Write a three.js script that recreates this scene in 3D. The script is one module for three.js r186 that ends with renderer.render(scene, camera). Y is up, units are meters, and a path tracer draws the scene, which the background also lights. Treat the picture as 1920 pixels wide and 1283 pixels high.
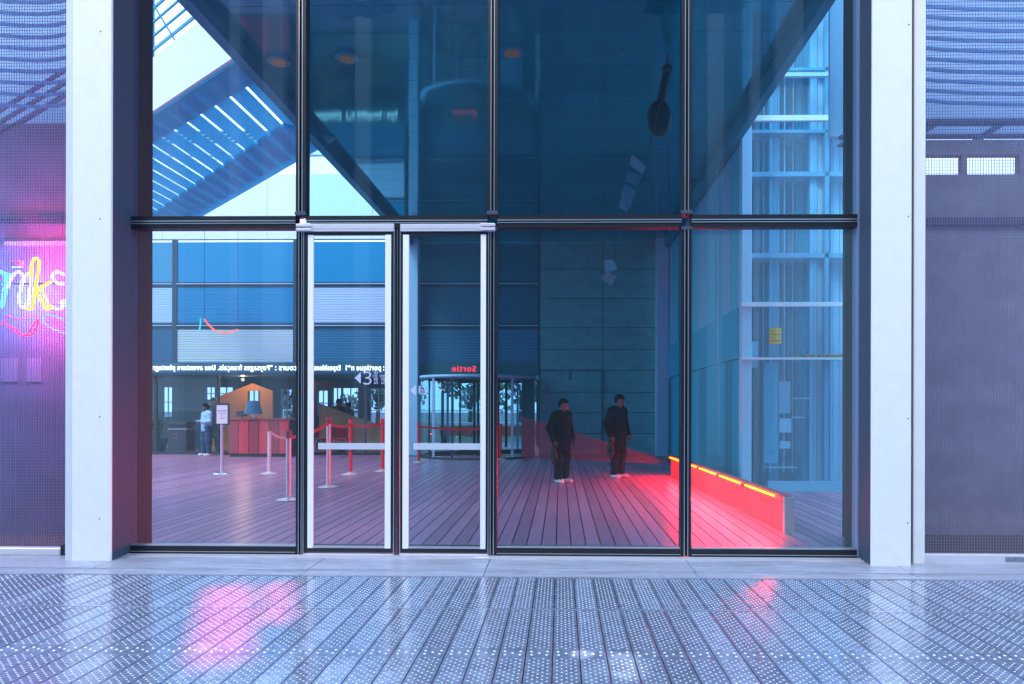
import * as THREE from 'three';
import { mergeGeometries } from 'three/addons/utils/BufferGeometryUtils.js';
import { RoundedBoxGeometry } from 'three/addons/geometries/RoundedBoxGeometry.js';
import { TextGeometry } from 'three/addons/geometries/TextGeometry.js';
import { MarchingCubes } from 'three/addons/objects/MarchingCubes.js';
import { FontLoader } from 'three/addons/loaders/FontLoader.js';
import { RectAreaLightUniformsLib } from 'three/addons/lights/RectAreaLightUniformsLib.js';

// ---------------------------------------------------------------- camera, sky, sun, exposure
const IW = 1920, IH = 1283, FOC = 1350, CX = 1024, CY = 764;
const scene = new THREE.Scene();
const camera = new THREE.PerspectiveCamera(2 * Math.atan(IH / 2 / FOC) * 180 / Math.PI, IW / IH, 0.05, 400);
camera.position.set(0, 1.5, 7.2);
camera.rotation.order = 'YXZ';
camera.rotation.set(0, 0.0199, 0.0022);
camera.setViewOffset(IW, IH, IW / 2 - CX, IH / 2 - CY, IW, IH);
camera.updateMatrixWorld(true);

const renderer = new THREE.WebGLRenderer({ antialias: true });
renderer.setSize(1024, 684);
renderer.toneMapping = THREE.LinearToneMapping;
renderer.toneMappingExposure = 2.95;
renderer.shadowMap.enabled = true;
RectAreaLightUniformsLib.init();

let seed = 7;
const rnd = () => { seed = (seed + 0x6d2b79f5) | 0; let t = Math.imul(seed ^ (seed >>> 15), 1 | seed); t = (t + Math.imul(t ^ (t >>> 7), 61 | t)) ^ t; return ((t ^ (t >>> 14)) >>> 0) / 4294967296; };
const rr = (a, b) => a + (b - a) * rnd();

// smooth value noise for the computed textures and the sky
function noiseGrid(n) { const g = new Float32Array(n * n); for (let i = 0; i < n * n; i++) g[i] = rnd(); return (x, y) => { const xi = Math.floor(x), yi = Math.floor(y), fx = x - xi, fy = y - yi, sx = fx * fx * (3 - 2 * fx), sy = fy * fy * (3 - 2 * fy), a = (i, j) => g[(((yi + j) % n + n) % n) * n + ((xi + i) % n + n) % n]; return (a(0, 0) * (1 - sx) + a(1, 0) * sx) * (1 - sy) + (a(0, 1) * (1 - sx) + a(1, 1) * sx) * sy; }; }
const vn = noiseGrid(64);
const fbm = (x, y, o = 4) => { let s = 0, a = 0.5, f = 1; for (let i = 0; i < o; i++) { s += a * vn(x * f + i * 17, y * f + i * 31); a *= 0.5; f *= 2; } return s; };

{ // overcast sky with a blue cast
  const w = 512, h = 256, data = new Float32Array(w * h * 4);
  for (let j = 0; j < h; j++) for (let i = 0; i < w; i++) {
    const up = Math.max(0, ((j + 0.5) / h - 0.5) * 2), c = 0.9 + 0.22 * fbm(i / w * 64, j / h * 32, 3), v = (0.95 + 0.25 * up) * c;
    const k = (j * w + i) * 4; data[k] = 0.62 * v; data[k + 1] = 0.835 * v; data[k + 2] = 1.12 * v; data[k + 3] = 1;
  }
  const t = new THREE.DataTexture(data, w, h, THREE.RGBAFormat, THREE.FloatType);
  t.mapping = THREE.EquirectangularReflectionMapping; t.magFilter = t.minFilter = THREE.LinearFilter; t.needsUpdate = true;
  scene.background = t; scene.environment = t;
}
const sun = new THREE.DirectionalLight(0xfff4ea, 0.8);
sun.position.set(-6, 14, 11); sun.target.position.set(0, 0, 0);
sun.castShadow = true; sun.shadow.radius = 36; sun.shadow.mapSize.set(2048, 2048);
Object.assign(sun.shadow.camera, { left: -16, right: 16, top: 18, bottom: -18, near: 0.5, far: 60 });
scene.add(sun, sun.target);

// ---------------------------------------------------------------- helpers
const V = (x, y, z) => new THREE.Vector3(x, y, z);
const ray = (px, py) => V((px - CX) / FOC, -(py - CY) / FOC, -1).applyQuaternion(camera.quaternion);
const on = (px, py, z) => { const r = ray(px, py), t = (z - camera.position.z) / r.z; return camera.position.clone().addScaledVector(r, t); };   // point of the plane z that the lens sees there
const ground = (px, py) => { const r = ray(px, py), t = -camera.position.y / r.y; return camera.position.clone().addScaledVector(r, t); };
const XW = (px, z = 0, py = 764) => on(px, py, z).x;
const YW = (py, z = 0, px = 960) => on(px, py, z).y;
const L = (r, g, b) => new THREE.Color().setRGB(r, g, b);
const names = {};
function numbered(n) { const k = names[n] = (names[n] ?? -1) + 1; return k ? n + '_' + String(k).padStart(3, '0') : n; }
function tag(o, label, category, group, kind) { if (label) o.userData.label = label; if (category) o.userData.category = category; if (group) o.userData.group = group; if (kind) o.userData.kind = kind; return o; }
function thing(name, label, category, pos = [0, 0, 0], group) { const o = new THREE.Group(); o.name = numbered(name); o.position.set(...pos); scene.add(o); return tag(o, label, category, group, 'thing'); }
function structure(name) { const o = new THREE.Group(); o.name = numbered(name); scene.add(o); o.userData.kind = 'structure'; return o; }
function origin(p) { const v = V(0, 0, 0); for (let o = p; o && o !== scene; o = o.parent) v.add(o.position); return v; }
function part(parent, name, geo, mat, keep) { // geometry in world metres; stored relative to the thing's base
  if (Array.isArray(geo)) geo = merge(geo);
  if (parent !== scene && !keep) { const b = origin(parent); geo.translate(-b.x, -b.y, -b.z); }
  const m = new THREE.Mesh(geo, mat); m.name = parent === scene ? numbered(name) : name; m.castShadow = m.receiveShadow = true; parent.add(m); return m;
}
const clean = (g) => { const h = g.index ? g.toNonIndexed() : g; for (const k of Object.keys(h.attributes)) if (!['position', 'normal', 'uv'].includes(k)) h.deleteAttribute(k); if (!h.attributes.uv) h.setAttribute('uv', new THREE.BufferAttribute(new Float32Array(h.attributes.position.count * 2), 2)); h.clearGroups(); return h; };
const merge = (a) => mergeGeometries(a.map(clean));
function metric(g) { // uv in metres by the way each face points
  const p = g.attributes.position, n = g.attributes.normal, uv = new Float32Array(p.count * 2);
  for (let i = 0; i < p.count; i++) { const ax = Math.abs(n.getX(i)), ay = Math.abs(n.getY(i)), az = Math.abs(n.getZ(i));
    const [u, v] = ay >= ax && ay >= az ? [p.getX(i), p.getZ(i)] : ax > az ? [p.getZ(i), p.getY(i)] : [p.getX(i), p.getY(i)]; uv[i * 2] = u; uv[i * 2 + 1] = v; }
  g.setAttribute('uv', new THREE.BufferAttribute(uv, 2)); return g;
}
const box = (x0, x1, y0, y1, z0, z1) => metric(new THREE.BoxGeometry(Math.abs(x1 - x0), Math.abs(y1 - y0), Math.abs(z1 - z0)).translate((x0 + x1) / 2, (y0 + y1) / 2, (z0 + z1) / 2));
const rbox = (x0, x1, y0, y1, z0, z1, r = 0.006) => metric(new RoundedBoxGeometry(Math.abs(x1 - x0), Math.abs(y1 - y0), Math.abs(z1 - z0), 1, Math.min(r, Math.abs(x1 - x0) / 2.1, Math.abs(y1 - y0) / 2.1, Math.abs(z1 - z0) / 2.1)).translate((x0 + x1) / 2, (y0 + y1) / 2, (z0 + z1) / 2));
function rod(a, b, r, r2 = r, seg = 10) { const d = b.clone().sub(a), g = new THREE.CylinderGeometry(r2, r, d.length(), seg); g.applyQuaternion(new THREE.Quaternion().setFromUnitVectors(V(0, 1, 0), d.clone().normalize())); const m = a.clone().add(b).multiplyScalar(0.5); return g.translate(m.x, m.y, m.z); }
function bar(a, b, w, h) { const d = b.clone().sub(a), g = new THREE.BoxGeometry(w, h, d.length()), o = new THREE.Object3D(); o.position.copy(a).add(b).multiplyScalar(0.5); o.lookAt(b); o.updateMatrix(); return metric(g.applyMatrix4(o.matrix)); }
const tube = (pts, r, seg = 40, closed = false) => new THREE.TubeGeometry(new THREE.CatmullRomCurve3(pts, closed, 'centripetal'), seg, r, 8, closed);

// ---------------------------------------------------------------- computed textures (grain, dirt and wear only)
function tex(n, f, rep = [1, 1], srgb = false) {
  const d = new Uint8Array(n * n * 4);
  for (let j = 0; j < n; j++) for (let i = 0; i < n; i++) { const c = f(i / n, j / n, i, j), k = (j * n + i) * 4; d[k] = 255 * (c[0] ?? c); d[k + 1] = 255 * (c[1] ?? c); d[k + 2] = 255 * (c[2] ?? c); d[k + 3] = 255; }
  const t = new THREE.DataTexture(d, n, n); t.wrapS = t.wrapT = THREE.RepeatWrapping; t.magFilter = THREE.LinearFilter; t.minFilter = THREE.LinearMipmapLinearFilter; t.generateMipmaps = true; t.repeat.set(...rep); if (srgb) t.colorSpace = THREE.SRGBColorSpace; t.needsUpdate = true; return t;
}
const cl = (x, a = 0, b = 1) => Math.min(b, Math.max(a, x));
const scuff = tex(512, (u, v) => { const s = fbm(u * 64, v * 64, 5), b = vn(u * 32, v * 32), f = rnd(); const k = cl(0.78 + 0.75 * (s - 0.47) + 0.12 * (b - 0.5) + 0.06 * (f - 0.5), 0.15, 1); return [k, k, k * 1.0]; }, [0.45, 0.45]);
const scuffRough = tex(512, (u, v) => { const k = cl(0.5 + 0.9 * (fbm(u * 64 + 9, v * 64, 4) - 0.47) + 0.12 * (rnd() - 0.5), 0.05, 1); return k; }, [0.6, 0.6]);
const brushed = tex(256, (u, v) => cl(0.85 + 0.25 * (vn(u * 64, v * 4 + 3) - 0.5) + 0.1 * (rnd() - 0.5)), [0.6, 3]);
const stoneTex = tex(512, (u, v) => { const streak = fbm(u * 8, v * 64, 4), s = fbm(u * 64, v * 64, 4); const k = cl(0.82 + 0.5 * (streak - 0.47) + 0.25 * (s - 0.47) + 0.06 * (rnd() - 0.5), 0.25, 1); return [k, k, k]; }, [0.35, 1.3], true);
const concreteTex = tex(512, (u, v) => { const s = fbm(u * 16, v * 16, 5), k = cl(0.86 + 0.2 * (s - 0.48) + 0.05 * (rnd() - 0.5), 0.2, 1); return [k, k, k]; }, [0.3, 0.3], true);
const hallTex = tex(512, (u, v) => { const s = fbm(u * 64, v * 16, 4), k = cl(0.84 + 0.25 * (s - 0.47) + 0.05 * (rnd() - 0.5), 0.2, 1); return [k, k, k]; }, [0.5, 0.12]);
const paintDirt = tex(512, (u, v) => { const s = fbm(u * 12 + 3, v * 32, 4), k = cl(0.975 + 0.03 * (s - 0.47) + 0.015 * (rnd() - 0.5) - (rnd() > 0.99985 ? 0.35 : 0), 0.2, 1); return [k, k, k]; }, [0.9, 0.35], true);
const ripple = tex(256, (u, v) => 0.5 + 0.5 * Math.sin(6.283 * (v * 3 + 0.4 * vn(u * 8, v * 8))) * 0.4 + 0.3 * (vn(u * 16, v * 16) - 0.5), [0.16, 0.16]);

const std = (o) => new THREE.MeshStandardMaterial(o), phy = (o) => new THREE.MeshPhysicalMaterial(o);
const M = {
  white: std({ color: L(0.9, 0.895, 0.9), roughness: 0.42, map: paintDirt }),
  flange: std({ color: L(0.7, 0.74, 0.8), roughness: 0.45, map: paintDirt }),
  black: std({ color: L(0.012, 0.014, 0.02), roughness: 0.35 }),
  bead: std({ color: L(0.72, 0.74, 0.78), roughness: 0.28, metalness: 0.9 }),
  alu: std({ color: L(0.8, 0.78, 0.86), roughness: 0.38, metalness: 0.45, map: paintDirt }),
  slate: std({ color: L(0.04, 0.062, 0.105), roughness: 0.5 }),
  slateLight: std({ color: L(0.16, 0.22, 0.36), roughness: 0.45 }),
  jamb: std({ color: L(0.03, 0.024, 0.026), roughness: 0.6 }),
  strip: std({ color: L(0.86, 0.87, 0.9), roughness: 0.5 }),
  stone: std({ color: L(0.52, 0.53, 0.68), roughness: 0.34, map: stoneTex, bumpMap: stoneTex, bumpScale: 0.0015 }),
  substrate: std({ color: L(0.05, 0.05, 0.06), roughness: 0.9 }),
  stud: std({ color: L(0.74, 0.78, 0.88), roughness: 0.34, metalness: 0.5 }),
  jointBar: std({ color: L(0.9, 0.9, 0.93), roughness: 0.2, metalness: 0.8 }),
  concrete: std({ color: L(0.09, 0.38, 0.46), roughness: 0.65, map: concreteTex, bumpMap: concreteTex, bumpScale: 0.003 }),
  wallWhite: std({ color: L(0.8, 0.82, 0.86), roughness: 0.7, map: paintDirt }),
  pillar: std({ color: L(0.3, 0.47, 0.68), roughness: 0.55 }),
  navy: std({ color: L(0.018, 0.1, 0.15), roughness: 0.4 }),
  darkBand: std({ color: L(0.01, 0.05, 0.09), roughness: 0.4 }),
  canopyBlue: new THREE.MeshPhysicalMaterial({ color: L(0.0, 0.58, 0.78), roughness: 1, transmission: 0.5, thickness: 0 }),
  beamBlue: std({ color: L(0.006, 0.22, 0.33), roughness: 0.5 }),
  red: std({ color: L(0.55, 0.03, 0.05), roughness: 0.5 }),
  redDark: std({ color: L(0.3, 0.02, 0.04), roughness: 0.5 }),
  chrome: std({ color: L(0.75, 0.75, 0.78), roughness: 0.22, metalness: 0.9 }),
  orange: std({ color: L(0.75, 0.33, 0.12), roughness: 0.7 }),
  darkThing: std({ color: L(0.02, 0.025, 0.035), roughness: 0.6 }),
  ground: std({ color: L(0.2, 0.2, 0.2), roughness: 0.9, map: concreteTex }),
};
const pane = (r, g, b, s = 0.4, haze = 0) => phy({ color: L(r, g, b), transmission: 1 - haze, thickness: 0, roughness: 0.0, ior: 1.58, specularIntensity: s, side: THREE.DoubleSide });  // last argument: diffuse share that puts a reflection haze into the glass colour
const glow = (r, g, b, k) => std({ color: L(0.02, 0.02, 0.02), emissive: L(r, g, b), emissiveIntensity: k, roughness: 0.4 });

// ---------------------------------------------------------------- ground, decks, threshold
{ const g = part(scene, 'ground', new THREE.PlaneGeometry(400, 400).rotateX(-Math.PI / 2).translate(0, -0.06, 0), M.ground); g.userData.kind = 'structure'; metric(g.geometry); }

const deckMats = [], hallMats = [];
for (let i = 0; i < 6; i++) {
  const k = 0.8 + 0.07 * i, m = scuff.clone(); m.offset.set(rnd(), rnd()); m.needsUpdate = true;
  const b = scuffRough.clone(); b.offset.set(rnd(), rnd()); b.needsUpdate = true;
  deckMats.push(std({ color: L(0.4 * k, 0.455 * k, 0.64 * k), roughness: 0.32, metalness: 0.48, map: m, roughnessMap: b, bumpMap: b, bumpScale: 0.0006 }));
  const hm = hallTex.clone(); hm.offset.set(rnd(), rnd()); hm.needsUpdate = true;
  hallMats.push(std({ color: L(0.54 * k, 0.22 * k, 0.36 * k), roughness: 0.3, metalness: 0.1, map: hm }));
}
const PW = 0.163, PX0 = XW(1042, 6.5 - 6.0), GAP = 0.009;
const Z_THRESH = 0.19, Z_DECK = 0.86, Z_JOINT = ground(960, 1142).z, Z_RIVET = ground(960, 1225).z, Z_END = 7.0;
function planks(parent, z0, z1, x0, x1, mats, top = 0, th = 0.028, GAP = 0.009) {
  const i0 = Math.floor((x0 - PX0) / PW), i1 = Math.ceil((x1 - PX0) / PW);
  const geos = [0, 1].map((k) => { const g = rbox(-PW / 2 + GAP / 2, PW / 2 - GAP / 2, top - th, top, z0 + 0.001, z1 - 0.001, 0.002); return g; });
  for (let i = i0; i < i1; i++) { const m = new THREE.Mesh(geos[i & 1], mats[Math.floor(rnd() * mats.length)]); m.name = 'plank'; m.position.x = PX0 + (i + 0.5) * PW; m.castShadow = m.receiveShadow = true; parent.add(m); }
}
{
  const deck = structure('deck');
  planks(deck, Z_DECK, Z_JOINT, -5.5, 4.9, deckMats, 0, 0.028, 0.0065);
  planks(deck, Z_JOINT + 0.012, Z_END, -5.5, 4.9, deckMats, 0, 0.028, 0.0065);
  part(deck, 'joint_strip', box(-12, 12, -0.028, 0.002, Z_JOINT, Z_JOINT + 0.012), M.jointBar);
  part(deck, 'substrate', box(-14, 14, -0.058, -0.03, Z_DECK, 16), M.substrate);
  part(deck, 'outer_planks', [box(-14, -5.6, -0.028, 0, Z_DECK, 14), box(5.0, 14, -0.028, 0, Z_DECK, 14), box(-5.6, 5.0, -0.028, 0, Z_END + 0.01, 14)], deckMats[3]).userData.kind = 'stuff';
  // raised anti-slip studs, too many to count
  const dome = new THREE.SphereGeometry(1, 8, 4, 0, Math.PI * 2, 0, Math.PI / 2), spots = [];
  const c = PW / 6;
  for (let i = Math.floor((-5.5 - PX0) / PW); i < (4.9 - PX0) / PW; i++) for (let z = Z_DECK + 0.04; z < Z_RIVET + 1.2; z += c) {
    if (Math.abs(z - Z_JOINT - 0.006) < 0.03 || Math.abs(z - Z_RIVET) < 0.075) continue;
    const row = Math.round((z - Z_DECK) / c) & 1;
    for (let k = row ? 1 : 0; k < 5; k += 2) spots.push([PX0 + i * PW + (k + 1) * c, z + rr(-0.0015, 0.0015), rr(0.0056, 0.0066)]);
  }
  const st = new THREE.InstancedMesh(dome, M.stud, spots.length), mt = new THREE.Matrix4();
  spots.forEach(([x, z, r], k) => st.setMatrixAt(k, mt.makeScale(r, 0.0026, r).setPosition(x, 0, z)));
  st.name = 'stud'; st.userData.kind = 'stuff'; deck.add(st);
  const riv = [];
  for (let i = Math.floor((-5.5 - PX0) / PW); i < (4.9 - PX0) / PW; i++) for (const [u, w] of [[0.2, -0.028], [0.5, 0], [0.78, 0.03], [0.8, -0.03], [0.22, 0.03]]) riv.push([PX0 + (i + u) * PW, Z_RIVET + w]);
  const rv = new THREE.InstancedMesh(dome, M.stud, riv.length);
  riv.forEach(([x, z], k) => rv.setMatrixAt(k, mt.makeScale(0.009, 0.0055, 0.009).setPosition(x, 0, z)));
  rv.name = 'rivet'; rv.userData.kind = 'stuff'; deck.add(rv);

  const th = structure('threshold');
  const cuts = [-12, ground(128, 1084).x - 3.0, ground(128, 1084).x, ground(557, 1084).x, ground(905, 1084).x, ground(1310, 1084).x, ground(1722, 1084).x, 7, 12];
  for (let i = 0; i < cuts.length - 1; i++) {
    const a = cuts[i] + 0.003, b = cuts[i + 1] - 0.003;
    part(th, 'slab', rbox(a, b, -0.05, 0.016, -0.05, Z_DECK - 0.2, 0.004), M.stone);
    part(th, 'edge_slab', rbox(a, b, -0.05, 0.006, Z_DECK - 0.197, Z_DECK - 0.004, 0.003), M.stone);
  }
  part(th, 'sill_strip', [box(-4.35, 3.25, 0.016, 0.03, 0.085, 0.115), box(-4.35, 3.25, 0.016, 0.024, 0.15, 0.19)], M.alu);

  const hall = structure('hall_floor');
  planks(hall, -15.0, -0.62, -13.0, 9.5, hallMats, 0.0, 0.028, 0.014);
  part(hall, 'substrate', box(-14.5, 10.5, -0.058, -0.03, -24, -0.06), M.substrate);
  part(hall, 'edge_board', rbox(-4.2, 3.1, -0.03, 0.004, -0.61, -0.08, 0.003), std({ color: L(0.16, 0.08, 0.1), roughness: 0.6, map: stoneTex }));
  part(hall, 'back_floor', box(-14.5, 10.5, -0.03, -0.004, -23.5, -15.01), std({ color: L(0.3, 0.24, 0.26), roughness: 0.5 }));
}

// ---------------------------------------------------------------- white columns
const TOP = 7.2;
function column(px0, px1, inner, pyBase, label, flange) {
  const zf = ground((px0 + px1) / 2, pyBase).z, x0 = XW(px0, zf), x1 = XW(px1, zf), t = thing('column', label, 'column', [(x0 + x1) / 2, 0, zf - 0.2]);
  part(t, 'front_plate', rbox(x0, x1, 0, TOP, zf - 0.03, zf, 0.004), M.white);
  for (const y of [0.42, 1.4, 3.3, 5.1]) part(t, 'fixing_screw', new THREE.CylinderGeometry(0.007, 0.007, 0.003, 10).rotateX(Math.PI / 2).translate(x0 + 0.37 * (x1 - x0) + (inner > 0 ? 0.13 : 0.2), y, zf), M.slate);
  part(t, 'core', box(x0 + 0.01, x1 - 0.003, 0, TOP, -0.12, zf - 0.031), inner > 0 ? M.slate : M.slate);
  return { t, zf, x0, x1 };
}
const colL = column(135, 207, 1, 1055, 'white painted steel column left of the entrance doors, beside the neon window');
part(colL.t, 'side_flange', rbox(XW(119, colL.zf), colL.x0 - 0.004, 0.0, TOP, colL.zf - 0.16, colL.zf - 0.022, 0.004), M.flange);
const colR = column(1635, 1709, -1, 1065, 'white painted steel column right of the red glowing bench');
// ---------------------------------------------------------------- glazed facade
const GX0 = XW(250), GX1 = XW(1612), Y0 = 0.03;
const yTr1 = YW(406), yTr0 = YW(429), m1 = XW(566), m2 = XW(923.5), m3 = XW(1285), mm = XW(744.5);
const facade = thing('glass_facade', 'tall black framed glass facade between the two white columns', 'facade', [(GX0 + GX1) / 2, 0, 0]);
function mullion(x, y0, y1, w = 0.1, zf = 0.05) {
  const g = [box(x - w / 2, x - w * 0.13, y0, y1, -0.07, zf), box(x + w * 0.13, x + w / 2, y0, y1, -0.07, zf), box(x - w * 0.125, x + w * 0.125, y0, y1, -0.06, zf - 0.03)];
  part(facade, 'mullion', g, M.black);
  part(facade, 'glazing_bead', [box(x - w * 0.2, x - w * 0.13, y0, y1, zf, zf + 0.008), box(x + w * 0.13, x + w * 0.2, y0, y1, zf, zf + 0.008)], M.bead);
}
for (const x of [m1, m2, m3]) { mullion(x, yTr1, TOP); }
mullion(m1, Y0, yTr0, 0.085); mullion(m2, Y0, yTr0, 0.095); mullion(m3, Y0, yTr0, 0.105);
for (const [a, b] of [[GX0, m1 - 0.05], [m1 + 0.05, m2 - 0.05], [m2 + 0.05, m3 - 0.05], [m3 + 0.05, GX1]]) {
  part(facade, 'transom', [box(a, b, yTr1 - 0.045, yTr1, -0.07, 0.048), box(a, b, yTr0, yTr0 + 0.045, -0.07, 0.048), box(a, b, yTr0 + 0.046, yTr1 - 0.046, -0.06, 0.02)], M.black);
  part(facade, 'glazing_bead', [box(a, b, yTr1 - 0.055, yTr1 - 0.045, 0.049, 0.057), box(a, b, yTr0 + 0.045, yTr0 + 0.053, 0.049, 0.057)], M.bead);
}
for (const x of [m1, m2, m3]) for (const g of [rbox(x - 0.055, x + 0.055, yTr1 + 0.004, yTr1 + 0.04, 0.052, 0.066, 0.004), rbox(x - 0.05, x + 0.05, yTr0 - 0.03, yTr0 + 0.002, 0.052, 0.064, 0.004)]) part(facade, 'corner_clip', g, M.slate);
for (const [a, b] of [[GX0, m1 - 0.045], [m2 + 0.05, m3 - 0.055], [m3 + 0.055, GX1]]) {
  part(facade, 'bottom_rail', [box(a, b, Y0 - 0.012, Y0 + 0.012, -0.07, 0.06), box(a, b, Y0 + 0.018, Y0 + 0.07, -0.07, 0.05)], M.black);
  part(facade, 'glazing_bead', [box(a, b, Y0 + 0.0715, Y0 + 0.086, -0.02, 0.046), box(a, b, Y0 + 0.0122, Y0 + 0.0178, -0.02, 0.056)], M.bead);
}
// dark reveals beside the glass
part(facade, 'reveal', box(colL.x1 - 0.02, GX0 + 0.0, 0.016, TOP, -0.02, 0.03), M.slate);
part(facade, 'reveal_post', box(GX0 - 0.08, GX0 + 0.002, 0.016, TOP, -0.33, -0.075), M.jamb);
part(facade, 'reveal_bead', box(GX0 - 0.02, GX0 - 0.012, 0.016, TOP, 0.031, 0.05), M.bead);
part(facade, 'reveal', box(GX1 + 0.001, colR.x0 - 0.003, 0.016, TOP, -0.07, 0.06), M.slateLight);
part(facade, 'reveal_post', box(GX1 - 0.002, GX1 + 0.08, 0.016, TOP, -0.36, -0.075), M.jamb);
part(facade, 'reveal_bead', box(GX1 + 0.035, GX1 + 0.045, 0.016, TOP, 0.061, 0.075), M.bead);
part(facade, 'head_beam', box(colL.x0, colR.x1, TOP, TOP + 0.5, -0.3, 0.3), M.black);
const tint = [[0.72, 0.87, 0.99], [0.5, 0.86, 0.95], [0.46, 0.8, 0.9], [0.54, 0.9, 0.98]];
const bays = [[GX0, m1 - 0.03], [m1 + 0.03, m2 - 0.03], [m2 + 0.03, m3 - 0.03], [m3 + 0.03, GX1]];
bays.forEach(([a, b], i) => {
  const up = new THREE.PlaneGeometry(b - a, TOP - yTr1 + 0.02).translate((a + b) / 2, (TOP + yTr1 - 0.02) / 2, 0.0);
  part(facade, 'pane', up, pane(...tint[i], 0.9, [0.012, 0.012, 0.006, 0.02][i]));
  if (i !== 1) part(facade, 'pane', new THREE.PlaneGeometry(b - a, yTr0 - Y0 - 0.04).translate((a + b) / 2, (yTr0 + Y0 + 0.04) / 2, 0.0), pane(...tint[i], 0.9, [0.045, 0, 0.014, 0.06][i]));  // haze share set bay by bay
});
mullion(mm, Y0, yTr0 - 0.0, 0.05, 0.03);

// two glazed door leaves with pale edge strips
const font = await new FontLoader().loadAsync('fonts/droid/droid_sans_regular.typeface.json');
const fontBold = await new FontLoader().loadAsync('fonts/droid/droid_sans_bold.typeface.json');
function text(str, size, depth, f = font) { const g = new TextGeometry(str, { font: f, size, depth, curveSegments: 4, bevelEnabled: false }); g.computeBoundingBox(); return g; }
function mirrored(g) { g = g.index ? g.toNonIndexed() : g; const p = g.attributes.position; g.scale(-1, 1, 1); for (const n of Object.keys(g.attributes)) { const a = g.attributes[n]; for (let i = 0; i < a.count; i += 3) for (let k = 0; k < a.itemSize; k++) { const t = a.getComponent(i + 1, k); a.setComponent(i + 1, k, a.getComponent(i + 2, k)); a.setComponent(i + 2, k, t); } } return g; }
function door(label, px0, px1, s0, s1, hingeLeft) {
  const z = 0.06, x0 = XW(px0, z), x1 = XW(px1, z), yb = YW(1044, z, px0), yt = YW(421, z, px0), t = thing('door', label, 'door', [(x0 + x1) / 2, 0.03, z], 'glazed door leaves of the entrance');
  const w = 0.03;
  part(t, 'head_rail', [rbox(x0 + 0.01, x1 - 0.01, YW(434, z), yt, z - 0.04, z + 0.02, 0.003), box(x0 + 0.02, x1 - 0.02, YW(429, z), YW(428, z), z + 0.02, z + 0.023)], M.alu);
  part(t, 'foot_rail', rbox(x0 + 0.01, x1 - 0.01, yb, YW(1038, z, px0), z - 0.03, z + 0.02, 0.003), M.alu);
  const a = XW(s0[0], z), b = XW(s0[1], z), c = XW(s1[0], z), d = XW(s1[1], z), yi0 = YW(1030, z), yi1 = YW(440, z);
  part(t, 'frame', [box(x0 + 0.012, a, YW(1037, z), YW(435, z), z - 0.03, z + 0.004), box(d, x1 - 0.012, YW(1037, z), YW(435, z), z - 0.03, z + 0.004), box(a, d, YW(1037, z), yi0, z - 0.03, z + 0.004), box(a, d, yi1, YW(435, z), z - 0.03, z + 0.004)], M.black);
  part(t, 'glazing_bead', [box(x0 + 0.004, x0 + 0.01, yb, yt, z, z + 0.014), box(x1 - 0.01, x1 - 0.004, yb, yt, z, z + 0.014)], M.bead);
  part(t, 'edge_strip', box(a + 0.001, b, yi0, yi1, z - 0.02, z + 0.008), M.strip);
  part(t, 'edge_strip', box(c, d - 0.001, yi0, yi1, z - 0.02, z + 0.008), M.strip);
  part(t, 'foot_bead', box(b, c, yi0 + 0.002, yi0 + 0.022, z - 0.02, z + 0.006), M.bead);
  part(t, 'pane', new THREE.PlaneGeometry(c - b, yi1 - yi0).translate((b + c) / 2, (yi0 + yi1) / 2, z - 0.005), pane(...tint[hingeLeft ? 0 : 1], 0.9, 0.02));
  part(t, 'warning_band', box(b + 0.05, c - 0.004, YW(844, z), YW(832, z), z - 0.003, z - 0.001), phy({ color: L(0.7, 0.8, 0.88), transmission: 0.45, thickness: 0, roughness: 0.9 }));
  const hx = hingeLeft ? x0 - 0.06 : x1 + 0.06, hd = hingeLeft ? 1 : -1;
  part(t, 'pivot', [rbox(Math.min(hx, hx + hd * 0.15), Math.max(hx, hx + hd * 0.15), YW(425, z + .03), YW(419, z + .03), z - 0.01, z + 0.05, 0.006), rbox(Math.min(hx, hx + hd * 0.15), Math.max(hx, hx + hd * 0.15), YW(432.5, z + .03), YW(427, z + .03), z - 0.01, z + 0.045, 0.006)], M.alu);
  part(t, 'pivot', rbox(Math.min(hx + hd * .05, hx + hd * 0.2), Math.max(hx + hd * .05, hx + hd * 0.2), yb - 0.02, yb + 0.012, z, z + 0.06, 0.006), M.alu);
  return { t, z, b, c };
}
const d1 = door('left glass entrance door, marked with an arrow and the number 3', 568, 740, [577, 587], [722, 733], true);
const d2 = door('right glass entrance door, marked with an arrow and small pictograms', 749, 917, [755, 766], [901, 911], false);
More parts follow.
